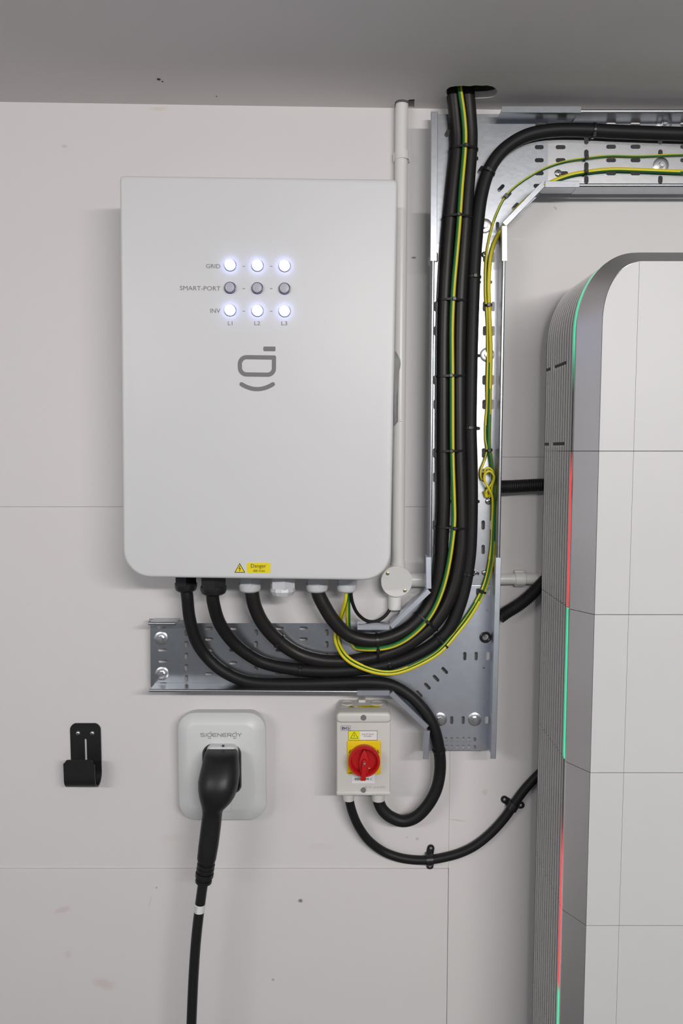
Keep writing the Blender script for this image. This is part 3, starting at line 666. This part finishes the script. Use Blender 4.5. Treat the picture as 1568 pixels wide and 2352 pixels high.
spout(P(907, 1350, .0150), P(907, 1399, .0150), .0138); spout(P(930, 1332, .0150), P(976, 1332, .0150), .0142); spout(P(913, 1330, .0150), P(914, 1292, .0150), .0140)
hp = thing('conduit', P(1060, 1340, .0128), 'white plastic conduit passing level behind the tray and the tower', 'conduit')
link('pipe', tube(spline([P(968, 1332, .0128), P(1060, 1331, .0128), P(1160, 1330, .0128), P(1300, 1329, .0128)], .02), .0112, 24), hp, 'pvc', 60)
c = P(1193, 1329.5, .0128); link('saddle_clip', merge([lathe([(.0113, -.011), (.0135, -.010), (.0135, .010), (.0113, .011)], c, (1, 0, 0), 24, caps=False), soft(c.x - .010, c.z - .0165, c.x + .010, c.z + .0165, .0, .0115, .002, .002, 3)]), hp, 'pvc', 50)

# ------------------------------------------------------------------ cable hook
hk = thing('cable_hook', P(197, 1800, 0), 'black bent metal hook for a cable on the white wall', 'hook')
b0 = bb(164, 1661, 230, 1790, .003)
x0, x1 = b0[0], b0[2]; z1 = b0[3]; hw_ = x1 - x0; k = 1 / pxm(.002)
zb = P(197, 1808, .030).z + .0005
plate_o = rr(x0, zb + .020, x1, z1, (.0002, .0002, .011, .011), 6)
cx_ = (x0 + x1) / 2
plate_o = [(x, z + (0.004 * (1 - ((x - cx_) / (hw_ / 2)) ** 2) - .003 if z > z1 - .013 else 0)) for x, z in plate_o]
sl = rr(cx_ - .0023, P(197, 1752, .003).z, cx_ + .0023, P(197, 1697, .003).z, .0022, 4)
bp_ = link('back_plate', prism([plate_o, sl], .0, .003), hk, 'hook')
prof = []
rr_b = .021; dc = .003 + rr_b - .0015
for i in range(15):
    a = PI * i / 14
    prof.append((dc - rr_b * math.cos(a), zb + rr_b + .0002 - rr_b * math.sin(a)))
ztop = P(180, 1746, .045).z
prof += [(dc + rr_b, zb + .028), (dc + rr_b + .0005, ztop - .004), (dc + rr_b + .0005, ztop)]
vs, fs = [], []; tk = .003
def offp(i, e):
    a = prof[max(i - 1, 0)]; b_ = prof[min(i + 1, len(prof) - 1)]; tx, tz = b_[0] - a[0], b_[1] - a[1]; L = math.hypot(tx, tz)
    return (prof[i][0] + tz / L * e, prof[i][1] - tx / L * e)
def hookcurve():
    rings = []
    NX = 10
    vs = []; idx = {}
    for i in range(len(prof)):
        for j in range(NX + 1):
            fx = j / NX; x = x0 + hw_ * fx
            for e in (0, 1):
                p = offp(i, -tk / 2 if e == 0 else tk / 2)
                z = p[1]
                if i >= len(prof) - 2:
                    ed = min(fx, 1 - fx) * hw_; rr2 = .009
                    if ed < rr2: z -= (rr2 - math.sqrt(max(0, rr2 ** 2 - (rr2 - ed) ** 2))) * (1 if i == len(prof) - 1 else .4)
                idx[(i, j, e)] = len(vs); vs.append((x, -p[0], z))
    fs = []
    n = len(prof)
    for i in range(n - 1):
        for j in range(NX):
            for e in (0, 1): fs.append(tuple(idx[q] for q in ((i, j, e), (i, j + 1, e), (i + 1, j + 1, e), (i + 1, j, e))))
        for j in (0, NX): fs.append(tuple(idx[q] for q in ((i, j, 0), (i + 1, j, 0), (i + 1, j, 1), (i, j, 1))))
    for i in (0, n - 1):
        for j in range(NX): fs.append(tuple(idx[q] for q in ((i, j, 0), (i, j, 1), (i, j + 1, 1), (i, j + 1, 0))))
    return mesh(vs, fs)
link('hook_cradle', hookcurve(), hk, 'hook', 35)
screw(179.5, 1684, hk, .003, .0048); screw(212, 1684, hk, .003, .0048)

# ------------------------------------------------------------------ vehicle charger and its plug
CD = 0.052
b = bb(411, 1636, 610, 1885, .036)
ch = thing('vehicle_charger', ((b[0] + b[2]) / 2, 0, b[1]), 'white rounded square wall charger with a dark socket recess', 'charger')
cw = .037
def rl(ins, d, r): return ring3(rr(b[0] + ins, b[1] + ins, b[2] - ins, b[3] - ins, r, 8), d)
link('back_case', loft([rl(.006, .0005, .032), rl(.003, .010, .034), rl(.003, .019, .034)]), ch, 'charger', 50)
# front cover: ring from outline to the recess, built as nested loops
sb = bb(466, 1708, 553.5, 1822, CD)
rec = rr(sb[0], sb[1], sb[2], sb[3], (.018, .018, .022, .022), 8)
rings = [rl(.001, .020, .036), rl(0, .030, .037), rl(.001, .036, .0365), rl(.005, .041, .034)]
fb = (b[0] + .024, b[1] + .034, b[2] - .024, b[3] - .022)
rings.append(ring3(rr(fb[0] - .004, fb[1] - .006, fb[2] + .004, fb[3] + .004, .022, 8), CD - .001))
rings.append(ring3(rr(*fb, .016, 8), CD))
rings.append(ring3(rec, CD)); rings.append(ring3(rec, CD - .002))
cv = link('front_cover', loft(rings, True, False), ch, 'charger', 25)
ins = lambda e: rr(sb[0] + e, sb[1] + e, sb[2] - e, sb[3] - e, (.018 - e, .018 - e, .022 - e, .022 - e), 8)
link('socket_recess', loft([ring3(ins(-.0001), CD + .0008), ring3(ins(.003), CD + .0008), ring3(ins(.004), .030), ring3(ins(.004), .028)], False, True), ch, 'tower_dark')
# lettering
lt = []
def LP(x, y, ox): return xz(460.6 + ox + x * 9.0, 1692.3 - y * 8.4, CD)
def stroke(pts, ox): lt.append(ribbon([LP(x, y, ox) for x, y in pts], 1.5 / pxm(CD), CD - .0001, CD + .0004))
SG = [[(.95, .92), (.12, .92), (.0, .75), (.1, .52), (.9, .5), (1, .3), (.9, .08), (0, .08)]]
II = [[(.1, 0), (.1, 1)]]
GG = [[(1, .92), (.2, .92), (0, .7), (0, .3), (.2, .08), (.8, .08), (1, .3), (1, .92)], [(.62, 1.28), (1.0, 1.28)], [(.1, -.28), (.5, -.44), (.9, -.28)]]
EE = [[(1, .92), (.15, .92), (0, .75), (0, .25), (.15, .08), (1, .08)], [(.0, .5), (.9, .5)]]
NN = [[(0, 0), (0, .95), (.95, .08), (.95, 1)]]
RR = [[(0, 0), (0, .92), (.85, .92), (1, .75), (.85, .45), (.1, .45)], [(.5, .45), (1, 0)]]
YY = [[(0, 1), (.5, .48), (1, 1)], [(.5, .5), (.5, 0)]]
ox = 0
for gl, adv in ((SG, 11.6), (II, 4.2), (GG, 11.6), (EE, 11.6), (NN, 11.6), (EE, 11.4), (RR, 11.4), (GG, 11.6), (YY, 10)):
    for s_ in gl: stroke(s_, ox)
    ox += adv
link('lettering', merge(lt), cv, mat('charger_print', (.25, .25, .26), .5))
q = bb(508, 1842, 532, 1864, CD)
link('sticker_outline', ribbon([(q[0], q[1]), (q[2], q[1]), (q[2], q[3]), (q[0], q[3])], .0004, CD - .0001, CD + .0003, closed=True), cv, 'print_light')
# plug
pl = thing('charging_plug', P(468, 2030, .11), 'black charging plug with its cable hanging out of the wall charger', 'charging cable')
def sect(v, u0, u1, d0, d1, n=24, sq=2.6):
    dm = (d0 + d1) / 2; a = P(u0, v, dm); c_ = P(u1, v, dm); cx, rx, ry = (a.x + c_.x) / 2, (c_.x - a.x) / 2, (d1 - d0) / 2
    z = (a.z + c_.z) / 2; out = []
    for i in range(n):
        t = 2 * PI * i / n; ct, s2 = math.cos(t), math.sin(t)
        out.append(Vector((cx + rx * math.copysign(abs(ct) ** (2 / sq), ct), -(dm + ry * math.copysign(abs(s2) ** (2 / sq), s2)), z)))
    return out
ht = link('plug_nose', soft(*bb(475, 1711, 546, 1800, .06), .031, .070, .013, .005, 6), pl, 'holster', 45)
c = P(512, 1712, .0705); link('latch_slot', soft(c.x - .0022, c.z - .003, c.x + .0022, c.z - .0005, .066, .0708, .0003, .0002, 2), ht, 'tower_dark')
grip = [sect(1719, 492, 524, .060, .072), sect(1720, 480, 535, .057, .080), sect(1723, 474, 541, .056, .092), sect(1729, 470, 545, .055, .108), sect(1743, 467, 547, .054, .124), sect(1768, 461, 549, .054, .136), sect(1788, 457, 549, .056, .146), sect(1808, 457, 546, .060, .147), sect(1824, 459, 541, .066, .145), sect(1838, 462, 532, .074, .141), sect(1849, 464, 522, .084, .137), sect(1858, 465, 513, .092, .134), sect(1868, 465, 510, .096, .132), sect(1900, 461, 507, .098, .132), sect(1940, 456, 502, .099, .132), sect(1968, 453, 497, .100, .131), sect(1974, 454, 496, .101, .130)]
link('grip', loft(grip), pl, 'gun', 50)
a, b_ = P(475, 1972, .1155), P(466.5, 2029, .1155); ax = (b_ - a); L = ax.length; pr = []
for f0, f1, r in ((0, .10, .0168), (.13, .18, .0150), (.20, .34, .0172), (.36, .46, .0172), (.48, .55, .0150), (.56, .72, .0176), (.75, .82, .0135), (.84, .95, .0160)):
    pr += [(r - .0008, f0 * L), (r, f0 * L + .0006), (r, f1 * L - .0006), (r - .0008, f1 * L), (.0118, f1 * L + .0001), (.0118, f1 * L + .0008)]
link('strain_relief', lathe(pr, a, ax, 28), pl, 'gun', 40)
cpth = [P(467, 2022, .1155), P(463, 2050, .1155), P(457, 2096, .1155), P(450, 2160, .1155), P(445, 2230, .1155), P(442, 2290, .1155), P(439.5, 2352, .1155), P(437, 2430, .1155)]
e = cpth[-1]; cpth += [Vector((e.x - .004, e.y - .002, .16)), Vector((e.x - .006, e.y - .012, .07)), Vector((e.x - .01, e.y - .05, .018)), Vector((e.x - .05, e.y - .13, .0102)), Vector((e.x - .25, e.y - .2, .0102)), Vector((e.x - .6, e.y - .1, .0102))]
cpath = spline(cpth, .008); link('cable', tube(cpath, .0099, 18), pl, 'gun', 60)
CAB['P'] = (cpath, .0099)
i0 = min(range(len(cpath)), key=lambda j: abs(proj(cpath[j])[1] - 2072)); i1 = min(range(len(cpath)), key=lambda j: abs(proj(cpath[j])[1] - 2096))
a_, b2 = P(460, 2073, .1155), P(457, 2096, .1155); a_ = cpath[i0]; b2 = cpath[i1]
cs_ = link('cable_label', tube([a_, a_.lerp(b2, .5), b2], .0103, 20), pl, 'white_label', 50)
for i, s_ in enumerate(((.0, .55), (.0, .45), (.0, .35))):
    c = a_.lerp(b2, .2 + .27 * i); link('label_print', prism([rr(c.x - .009, c.z - .0011, c.x - .009 + .018 * s_[1], c.z + .0011, .0002, 1)], .1155 + .0085, .1155 + .0099), cs_, 'print_light')

# ------------------------------------------------------------------ rotary isolator
ID = 0.083
b = bb(773, 1637, 897, 1826, ID)
iso = thing('isolator_switch', ((b[0] + b[2]) / 2, 0, b[1]), 'small white isolator box with a red rotary handle on a yellow plate', 'switch')
link('base_box', soft(b[0] + .001, b[1] + .002, b[2] - .001, b[3] - .001, .0005, .050, .008, .002, 5), iso, 'iso', 40)
lidm = link('lid', soft(b[0], b[1] + .003, b[2], b[3] - .001, .0515, ID, .007, .003, 5), iso, 'iso', 40)
h_ = 23 / pxm(ID)
link('top_ridge', soft(b[0] - .0005, b[3] - h_, b[2] + .0005, b[3] + .0015, .058, ID + .006, .0085, .0055, 6), lidm, 'iso', 50)
link('bottom_ridge', soft(b[0] - .0005, b[1], b[2] + .0005, b[1] + .0085, .056, ID + .003, .003, .0025, 4), lidm, 'iso', 50)
for v, r in ((1648.5, .0058), (1817, .0048)):
    c = P(834.5, v, ID + .006); link('screw_well_shade', lathe([(r, -.003), (r, .0003), (r * .8, .0004)], (c.x, -ID - (.006 if v < 1700 else .003), c.z), n=20), lidm, 'print', 40)  # grey disc, the shade inside the screw hole is put into its colour
for u in (797, 866):                                              # knock-outs on the roof of the box
    c = P(u, 1613, .02); zt = b[3] - .001
    link('knock_out', lathe([(.0125, -.001), (.0125, .0012), (.0112, .0016), (.0108, .0008)], (c.x, -.026, zt), (0, 0, 1), 24), iso, 'iso', 40)
link('mounting_lug', soft(*bb(823, 1606, 839, 1619, .012), .001, .018, .001, .001, 2), iso, 'iso')
zt = b[3] - .0008
def top_poly(pts, dz, mt, name='warning_sticker', parent=iso):
    m_ = prism([pts], 0, dz)                                      # (x, depth) drawn in the wall plane, then laid down
    for v in m_.vertices: v.co = (v.co.x, -v.co.z, zt - v.co.y)
    return link(name, m_, parent, mt)
def tp(u, d): return (P(u, 1630, d).x, d)
ts = top_poly([tp(822, .040), tp(872, .040), tp(872, .0575), tp(822, .0575)], .0004, 'yellow')
def top_text(s, u0, u1, d0, d1, parent):
    t_ = text(s, tp(u0, .05)[0], tp(u1, .05)[0], -d1, -d0, 0, 'print_black', None)
    m_ = t_.data; o_ = ORIG[t_]
    for v in m_.vertices:
        w_ = v.co + o_; v.co = (w_.x, w_.z, zt + .0006)
    m2 = m_.copy(); bpy.data.objects.remove(t_); m2.materials.clear()
    return link('lettering', m2, parent, 'print_black')
top_text('Danger', 832, 861, .0425, .0495, ts); top_text('400 Volts', 836, 860, .0520, .0555, ts)
tt3 = top_poly([tp(796, .0575), tp(818, .0575), tp(807, .040)], .0004, 'yellow')
m_ = ribbon([tp(798.2, .0565), tp(815.8, .0565), tp(807, .0423)], .0009, 0, .0002, closed=True)
for v in m_.vertices: v.co = (v.co.x, -v.co.z, zt + .0006)
link('triangle_border', m_, tt3, 'print_black')
m_ = ribbon([tp(808, .046), tp(805.5, .051), tp(808.5, .0505), tp(806.5, .055)], .0008, 0, .0002)
for v in m_.vertices: v.co = (v.co.x, -v.co.z, zt + .0006)
link('flash', m_, tt3, 'print_black')
ID2 = ID + .0003
q = bb(782.5, 1667, 805, 1678, ID2); lg = link('maker_frame', ribbon(rr(*q, .0012, 3), .0005, ID - .0002, ID2, closed=True), lidm, 'print_navy')
stext('BG', 785, 802.5, 1669.4, 1675.8, ID2 + .0001, 'print_navy', lg, bold=.03)
q = bb(800, 1678.5, 866, 1700, ID2); wl = link('warning_label', prism([rr(*q, .0004, 2)], ID - .0002, ID2), lidm, 'white_label')
q2 = bb(800.5, 1679, 826, 1699.5, ID2); link('yellow_field', prism([rr(*q2, .0003, 1)], ID, ID2 + .0001), wl, mat('sticker_lemon', (.78, .74, 0.0), .5))
link('label_border', ribbon([(q[0], q[1]), (q[2], q[1]), (q[2], q[3]), (q[0], q[3])], .0006, ID, ID2 + .0002, closed=True), wl, 'print_black')
tb = bb(804.5, 1681.5, 822, 1695.5, ID2); mx = (tb[0] + tb[2]) / 2
link('triangle_border', ribbon([(tb[0], tb[1]), (tb[2], tb[1]), (mx, tb[3])], .0008, ID2, ID2 + .0003, closed=True), wl, 'print_black')
link('flash', ribbon([xz(814, 1686, ID2), xz(812, 1690, ID2), xz(814, 1689.5, ID2), xz(812.5, 1693.5, ID2)], .0005, ID2, ID2 + .0003), wl, 'print_black')
stext('Solar PV System', 830.5, 858, 1684.7, 1688.6, ID2 + .0002, 'print_black', wl); stext('AC Isolator', 835.5, 853.5, 1688.9, 1692.3, ID2 + .0002, 'print_black', wl)
q = bb(808, 1779, 860.5, 1799, ID2); il = link('name_label', prism([rr(*q, .0004, 2)], ID - .0002, ID2), lidm, 'white_label')
stext('INVERTER 1', 814.5, 852, 1787, 1791.6, ID2 + .0002, 'print_black', il, bold=.02)
stext('4P AC 63A IP65', 836.5, 884.5, 1805.5, 1810.5, ID2 + .0002, 'print_light', lidm)
q = bb(797, 1702.5, 874.5, 1778.5, ID + .004)
yp = link('yellow_plate', soft(*q, ID - .0005, ID + .004, .003, .0015, 4), iso, 'yellow_plate', 40)
for u, v, a in ((803, 1726, 0.5), (868, 1726, -0.4), (804, 1775.5, 1.5)):
    c = P(u, v, ID + .004); link('mark', prism([rot2(rr(c.x - .0007, c.z - .0035, c.x + .0007, c.z + .0035, .0002, 1), (c.x, c.z), -a)], ID + .003, ID + .0043), yp, 'print_black')
kd = ID + .004; kc = P(836.5, 1750, kd + .018); KR = 37.3 / pxm(kd + .018)
ko = (kc.x, -kd, kc.z)
knob = link('rotary_knob', lathe([(KR * .93, 0), (KR * .97, .004), (KR, .012), (KR, .0185), (KR - .0012, .0200), (KR * .86, .0200), (KR * .83, .0185), (KR * .78, .0050), (.001, .0045)], ko, n=48), iso, 'red', 40)
def kp(dx, dz, d): return Vector((kc.x + dx, -kd - d, kc.z + dz))
def block(pts, d0, d1, s=.9):
    mx_ = sum(p[0] for p in pts) / len(pts); mz_ = sum(p[1] for p in pts) / len(pts)
    return loft([[kp(x, z, d0) for x, z in pts], [kp(x, z, d1 - .001) for x, z in pts], [kp(mx_ + (x - mx_) * s, mz_ + (z - mz_) * s, d1) for x, z in pts]])
link('grip_bar', block([(-.0085, -.024), (.0075, -.024), (.0085, 0), (.0045, .016), (0, .0235), (-.0055, .014), (-.010, 0)], .004, .017, .7), knob, 'red', 30)
link('lever', block([(-.0072, -.0345), (.0022, -.0345), (.0046, -.002), (.0035, .004), (0, .0068), (-.0035, .004), (-.0046, -.002)], .010, .0265), knob, 'red', 30)
cq = kp(0, -.0005, .0264); link('centre_screw', lathe([(.0024, 0), (.0022, .0008), (.0005, .0012)], cq, n=14), knob, 'zinc', 40)
for dx, dz in ((0.0002, .0245), (.0085, -.0185)):
    cq = kp(dx, dz, .0048); link('padlock_hole', soft(cq.x - .0032, cq.z - .0016, cq.x + .0032, cq.z + .0016, -cq.y, -cq.y + .0022, .0012, .0006, 3), knob, 'brass', 40)
for u, r in ((800.5, .0128), (868.5, .0152)):
    c = P(u, 1837, .041); z0_ = b[1] + .004
    gb = link('cable_gland', lathe([(r, 0), (r, .007), (r * .98, .0075)], (c.x, -.041, z0_), (0, 0, -1), 8, .2), iso, 'iso')
    link('gland_nut', lathe([(r * .95, .0070), (r * .95, .012), (r * .85, z0_ - c.z), (r * .5, z0_ - c.z)], (c.x, -.041, z0_), (0, 0, -1), 20), gb, 'iso', 40)

# ------------------------------------------------------------------ black cable clips on the wall
def pclip(u, v, lobes, label):
    c, tt_, r = near('E', u, v)
    root = thing('cable_clip', (c.x, 0, c.z), label, 'cable clip', 'black cable clips')
    n_ = tt_.cross(Vector((0, -1, 0))).normalized()
    hw = .0072; rings = []
    sec = []
    for i in range(13):
        a = PI * i / 12; sec.append((math.cos(a) * (r + .0005), .0115 + math.sin(a) * (r + .0005)))
    sec = [(r + .0005, .0005)] + sec + [(-r - .0005, .0005)]
    def pt(s_, dd, k_, e):
        L = math.hypot(s_, max(dd - .0115, 0)) or 1
        ox_, od = (s_ / L * e, max(dd - .0115, 0) / L * e)
        p = c + n_ * (s_ + ox_) + tt_ * k_; return Vector((p.x, -(dd + od), p.z))
    lo = [[pt(s_, dd, k_, e) for s_, dd in sec] for k_, e in ((-hw, 0), (-hw, .002), (hw, .002), (hw, 0), (-hw, 0))]
    link('saddle', loft(lo, False, False, False), root, 'tie', 40)
    for lu, lv, big in lobes:
        p = P(lu, lv, .002); q_ = (p.x, p.z); dirv = Vector((p.x - c.x, p.z - c.z)); Ld = dirv.length; dirv.normalize(); nv = Vector((-dirv.y, dirv.x)); w_ = .0075
        base = Vector((c.x, c.z)) + dirv * (r - .001); pts = [(base + nv * w_), (base - nv * w_)]
        a0 = math.atan2(dirv.y, dirv.x)
        for i in range(9):
            a = a0 - PI / 2 + PI * i / 8; pts.append(Vector(q_) + Vector((math.cos(a), math.sin(a))) * w_)
        lb_ = link('fixing_tab', prism([[(p_.x, p_.y) for p_ in pts]], .0003, .003), root, 'tie')
        o_ = (p.x, -.003, p.z); link('clip_screw', lathe([(.0034, 0), (.003, .0012), (.001, .0018)], o_, n=14), lb_, 'zinc', 40)
pclip(988, 1975, [(989, 1948, 1), (987, 1988.5, 0)], 'black cable clip at the lowest point of the clipped cable')
pclip(1177, 1851, [(1158, 1836, 1), (1196, 1849, 0)], 'black cable clip next to the ribbed tower')

# ------------------------------------------------------------------ battery tower
FD, CDp, BD = 0.290, 0.245, 0.048        # front panel, chamfer edge and rear distances from the wall
xf = P(1371, 1200, FD).x - .0005; xo = P(1313, 1200, CDp).x; xjn = P(1450, 1200, FD).x
ztop = P(1520, 599, FD).z; ztopo = P(1520, 580, CDp).z
zj = [P(1420, v, FD).z for v in (1036, 1411.5, 1773, 2126)]
MH = (zj[0] - zj[3]) / 3
xr = xf + (0.767 - 2 * (xf - xo)); xro = xr + (xf - xo); xjr = xr - (xjn - xf)
gp = .0005
def arch(x0, x1, z0, z1, a, bq, n=18):
    """outline open at the bottom: up the left flank, over the rounded shoulders, down the right"""
    pts = [(x0, z0)] + [(x0, z0 + (z1 - bq - z0) * i / 8) for i in range(1, 8)]
    for i in range(n + 1):
        t = PI / 2 * i / n; e = .92
        pts.append((x0 + a - a * math.cos(t) ** e, z1 - bq + bq * math.sin(t) ** e))
    pts.append(((x0 + x1) / 2, z1))
    for i in range(n + 1):
        t = PI / 2 * (1 - i / n); e = .92
        pts.append((x1 - a + a * math.cos(t) ** e, z1 - bq + bq * math.sin(t) ** e))
    pts += [(x1, z0 + (z1 - bq - z0) * i / 8) for i in range(7, 0, -1)] + [(x1, z0)]
    return pts
def emit_strip(name, stops):
    m = bpy.data.materials.new(name); m.use_nodes = True; nt = m.node_tree; bs = nt.nodes['Principled BSDF']
    bs.inputs['Base Color'].default_value = (.08, .08, .085, 1); bs.inputs['Roughness'].default_value = .4
    tc = nt.nodes.new('ShaderNodeTexCoord'); sp = nt.nodes.new('ShaderNodeSeparateXYZ'); nt.links.new(tc.outputs['Generated'], sp.inputs[0])
    cr = nt.nodes.new('ShaderNodeValToRGB'); e = cr.color_ramp.elements
    while len(e) > 1: e.remove(e[-1])
    e[0].position, e[0].color = stops[0][0], stops[0][1] + (1,)
    for p, c in stops[1:]:
        k_ = e.new(p); k_.color = c + (1,)
    nt.links.new(sp.outputs['Z'], cr.inputs[0]); nt.links.new(cr.outputs[0], bs.inputs['Emission Color']); bs.inputs['Emission Strength'].default_value = 1.0
    return m
GRN, RED, OFF = (0.0, .80, .38), (.95, .035, .04), (0, 0, 0)
NR = 12; rd = [BD + .008 + (CDp - .0155 - BD - .008) * (i + .5) / NR for i in range(NR)]; rw = .0022; rp = .0022
def normals(pts):
    out = []
    for i, p in enumerate(pts):
        a = pts[max(i - 1, 0)]; c_ = pts[min(i + 1, len(pts) - 1)]; tx_, tz_ = c_[0] - a[0], c_[1] - a[1]; L = math.hypot(tx_, tz_) or 1
        out.append((-tz_ / L, tx_ / L))
    return out
def sweep(pts, d0, d1, e0, e1):
    nn = normals(pts); rings = []
    for p, n_ in zip(pts, nn):
        rings.append([Vector((p[0] + n_[0] * e, -d, p[1] + n_[1] * e)) for e, d in ((e0, d0), (e1, d0), (e1, d1), (e0, d1))])
    return loft(rings)
# -- inverter on top
inv = thing('inverter_unit', ((xo + xro) / 2, -BD, zj[0]), 'top unit of the white ribbed tower, with rounded shoulders and a green light strip', 'inverter')
oo = arch(xo, xro, zj[0] + gp, ztopo, .098, .135); of = arch(xf, xr, zj[0] + gp, ztop, .064, .098)
oh = [(p[0] - n_[0] * .0030, p[1] - n_[1] * .0030) for p, n_ in zip(oo, normals(oo))]
link('housing', loft([ring3(oh, BD), ring3(oh, CDp - .006)]), inv, 'tower_dark', 40)
link('frame_bevel', loft([ring3(oo, CDp - .007), ring3(oo, CDp), ring3(of, FD - .001), ring3(of, FD - .006)], False, True), inv, 'tower_grey', 25)
e_ = .0006; fi = arch(xf + e_, xr - e_, zj[0] + gp, ztop - e_, .064, .098)
left = [p for p in fi if p[0] <= xjn - gp]; left = left[: len(left)]
lp_ = [p for p in fi[:27] if p[0] < xjn - gp]; zt_ = max(p[1] for p in fi)
link('side_panel', prism([lp_ + [(xjn - gp, zt_), (xjn - gp, zj[0] + gp)]], FD - .004, FD), inv, 'tower_white')
link('side_panel', prism([[(xf + xr - x, z) for x, z in reversed(lp_ + [(xjn - gp, zt_), (xjn - gp, zj[0] + gp)])]], FD - .004, FD), inv, 'tower_white')
link('front_panel', prism([[(xjn, zj[0] + gp), (xjr, zj[0] + gp), (xjr, zt_), (xjn, zt_)]], FD - .004, FD), inv, 'tower_white')
zg1, zg2 = P(1290, 832, .19).z, P(1285, 1019, .18).z; gh_ = .0058
for i, d in enumerate(rd):
    gaps = i in (0, 1, 4, 5, 6, 7, 8)
    if not gaps: mm = sweep(oo, d - rw / 2, d + rw / 2, -.0033, -.0002)
    else:
        x_ = xo; segs = [[(x_, zj[0] + gp), (x_, zg2 - gh_ / 2)], [(x_, zg2 + gh_ / 2), (x_, zg1 - gh_ / 2)]]
        rest = [(x_, zg1 + gh_ / 2)] + [p for p in oo if p[1] > zg1 + .01 and not (p[0] > (xo + xro) / 2 and p[1] < zg1 + .01)]
        rest += [(xro, zj[0] + gp)]
        mm = merge([sweep(s_, d - rw / 2, d + rw / 2, -.0033, -.0002) for s_ in segs + [rest]])
    link('rib', mm, inv, 'tower_rib')
mstrip = emit_strip('strip_green_fade', [(0, OFF), (.30, OFF), (.42, (0, .25, .11)), (.56, GRN), (1, GRN)])
link('light_strip', sweep(oo, CDp - .0165, CDp - .0070, -.003, -.0003), inv, mstrip)
# -- battery modules
def battery(z0, z1, label, stops, src=None):
    root = thing('battery_module', ((xo + xro) / 2, -BD, z0), label, 'battery', 'stacked battery modules of the tower')
    if src is None:
        oq = [(xo, z0 + gp), (xo, z1 - gp), (xro, z1 - gp), (xro, z0 + gp)]; hq = [(xo + .0030, z0 + gp), (xo + .0030, z1 - gp), (xro - .0030, z1 - gp), (xro - .0030, z0 + gp)]; fq = [(xf, z0 + gp), (xf, z1 - gp), (xr, z1 - gp), (xr, z0 + gp)]
        link('housing', loft([ring3(hq, BD), ring3(hq, CDp - .006)]), root, 'tower_dark')
        link('frame_bevel', loft([ring3(oq, CDp - .007), ring3(oq, CDp), ring3(fq, FD - .001), ring3(fq, FD - .006)], False, True), root, 'tower_grey')
        link('side_panel', prism([[(xf + e_, z0 + gp), (xjn - gp, z0 + gp), (xjn - gp, z1 - gp), (xf + e_, z1 - gp)]], FD - .004, FD), root, 'tower_white')
        link('side_panel', prism([[(xjr + gp, z0 + gp), (xr - e_, z0 + gp), (xr - e_, z1 - gp), (xjr + gp, z1 - gp)]], FD - .004, FD), root, 'tower_white')
        link('front_panel', prism([[(xjn, z0 + gp), (xjr, z0 + gp), (xjr, z1 - gp), (xjn, z1 - gp)]], FD - .004, FD), root, 'tower_white')
        for s_ in (0, 1):
            r0 = None
            for i, d in enumerate(rd):
                pts = [(xo, z0 + gp), (xo, z1 - gp)] if s_ == 0 else [(xro, z1 - gp), (xro, z0 + gp)]
                if r0 is None: r0 = link('rib', sweep(pts, d - rw / 2, d + rw / 2, -.0033, -.0002), root, 'tower_rib')
                else: dup(r0, (0, -(d - rd[0]), 0), root)
    else:
        s0, zs = src
        for ch_ in list(s0.children):
            if not ch_.name.startswith('light_strip'): dup(ch_, (0, 0, z0 - zs), root)
    m_ = emit_strip('strip_' + label.split()[0], stops)
    for pts in ([(xo, z0 + gp * 2), (xo, z1 - gp * 2)], [(xro, z1 - gp * 2), (xro, z0 + gp * 2)]): link('light_strip', sweep(pts, CDp - .0165, CDp - .0070, -.003, -.0003), root, m_)
    return root
zs = [zj[0] - MH * i for i in range(6)]
b1 = battery(zs[1], zs[0], 'highest battery module in the tower, light strip all red', [(0, RED), (.84, RED), (.99, (.2, .006, .007)), (1, OFF)])
battery(zs[2], zs[1], 'second battery module down the tower, light strip all green', [(0, GRN), (1, GRN)], (b1, zs[1]))
battery(zs[3], zs[2], 'third battery module down the tower, light strip red in its lower half', [(0, RED), (.34, RED), (.55, (.12, .003, .003)), (.66, OFF), (1, OFF)], (b1, zs[1]))
battery(zs[4], zs[3], 'fourth battery module down, light strip red changing to green at its foot', [(0, GRN), (.395, GRN), (.43, (.45, .2, .12)), (.47, RED), (1, RED)], (b1, zs[1]))
battery(zs[5], zs[4], 'lowest battery module, only its ribbed rear edge in view', [(0, GRN), (1, GRN)], (b1, zs[1]))
pz = thing('tower_plinth', ((xo + xro) / 2, -BD, 0), 'dark floor plinth carrying the tower, below the picture', 'plinth')
link('plinth_body', box(xo + .01, xro - .01, BD + .01, FD - .02, 0.012, zs[5] - .0005), pz, 'tower_dark')
for xx in (xo + .05, xro - .05):
    for dd in (BD + .04, FD - .05): link('foot', lathe([(.02, 0), (.02, .008), (.015, .0125)], (xx, -dd, 0), (0, 0, 1), 18), pz, 'tower_dark')
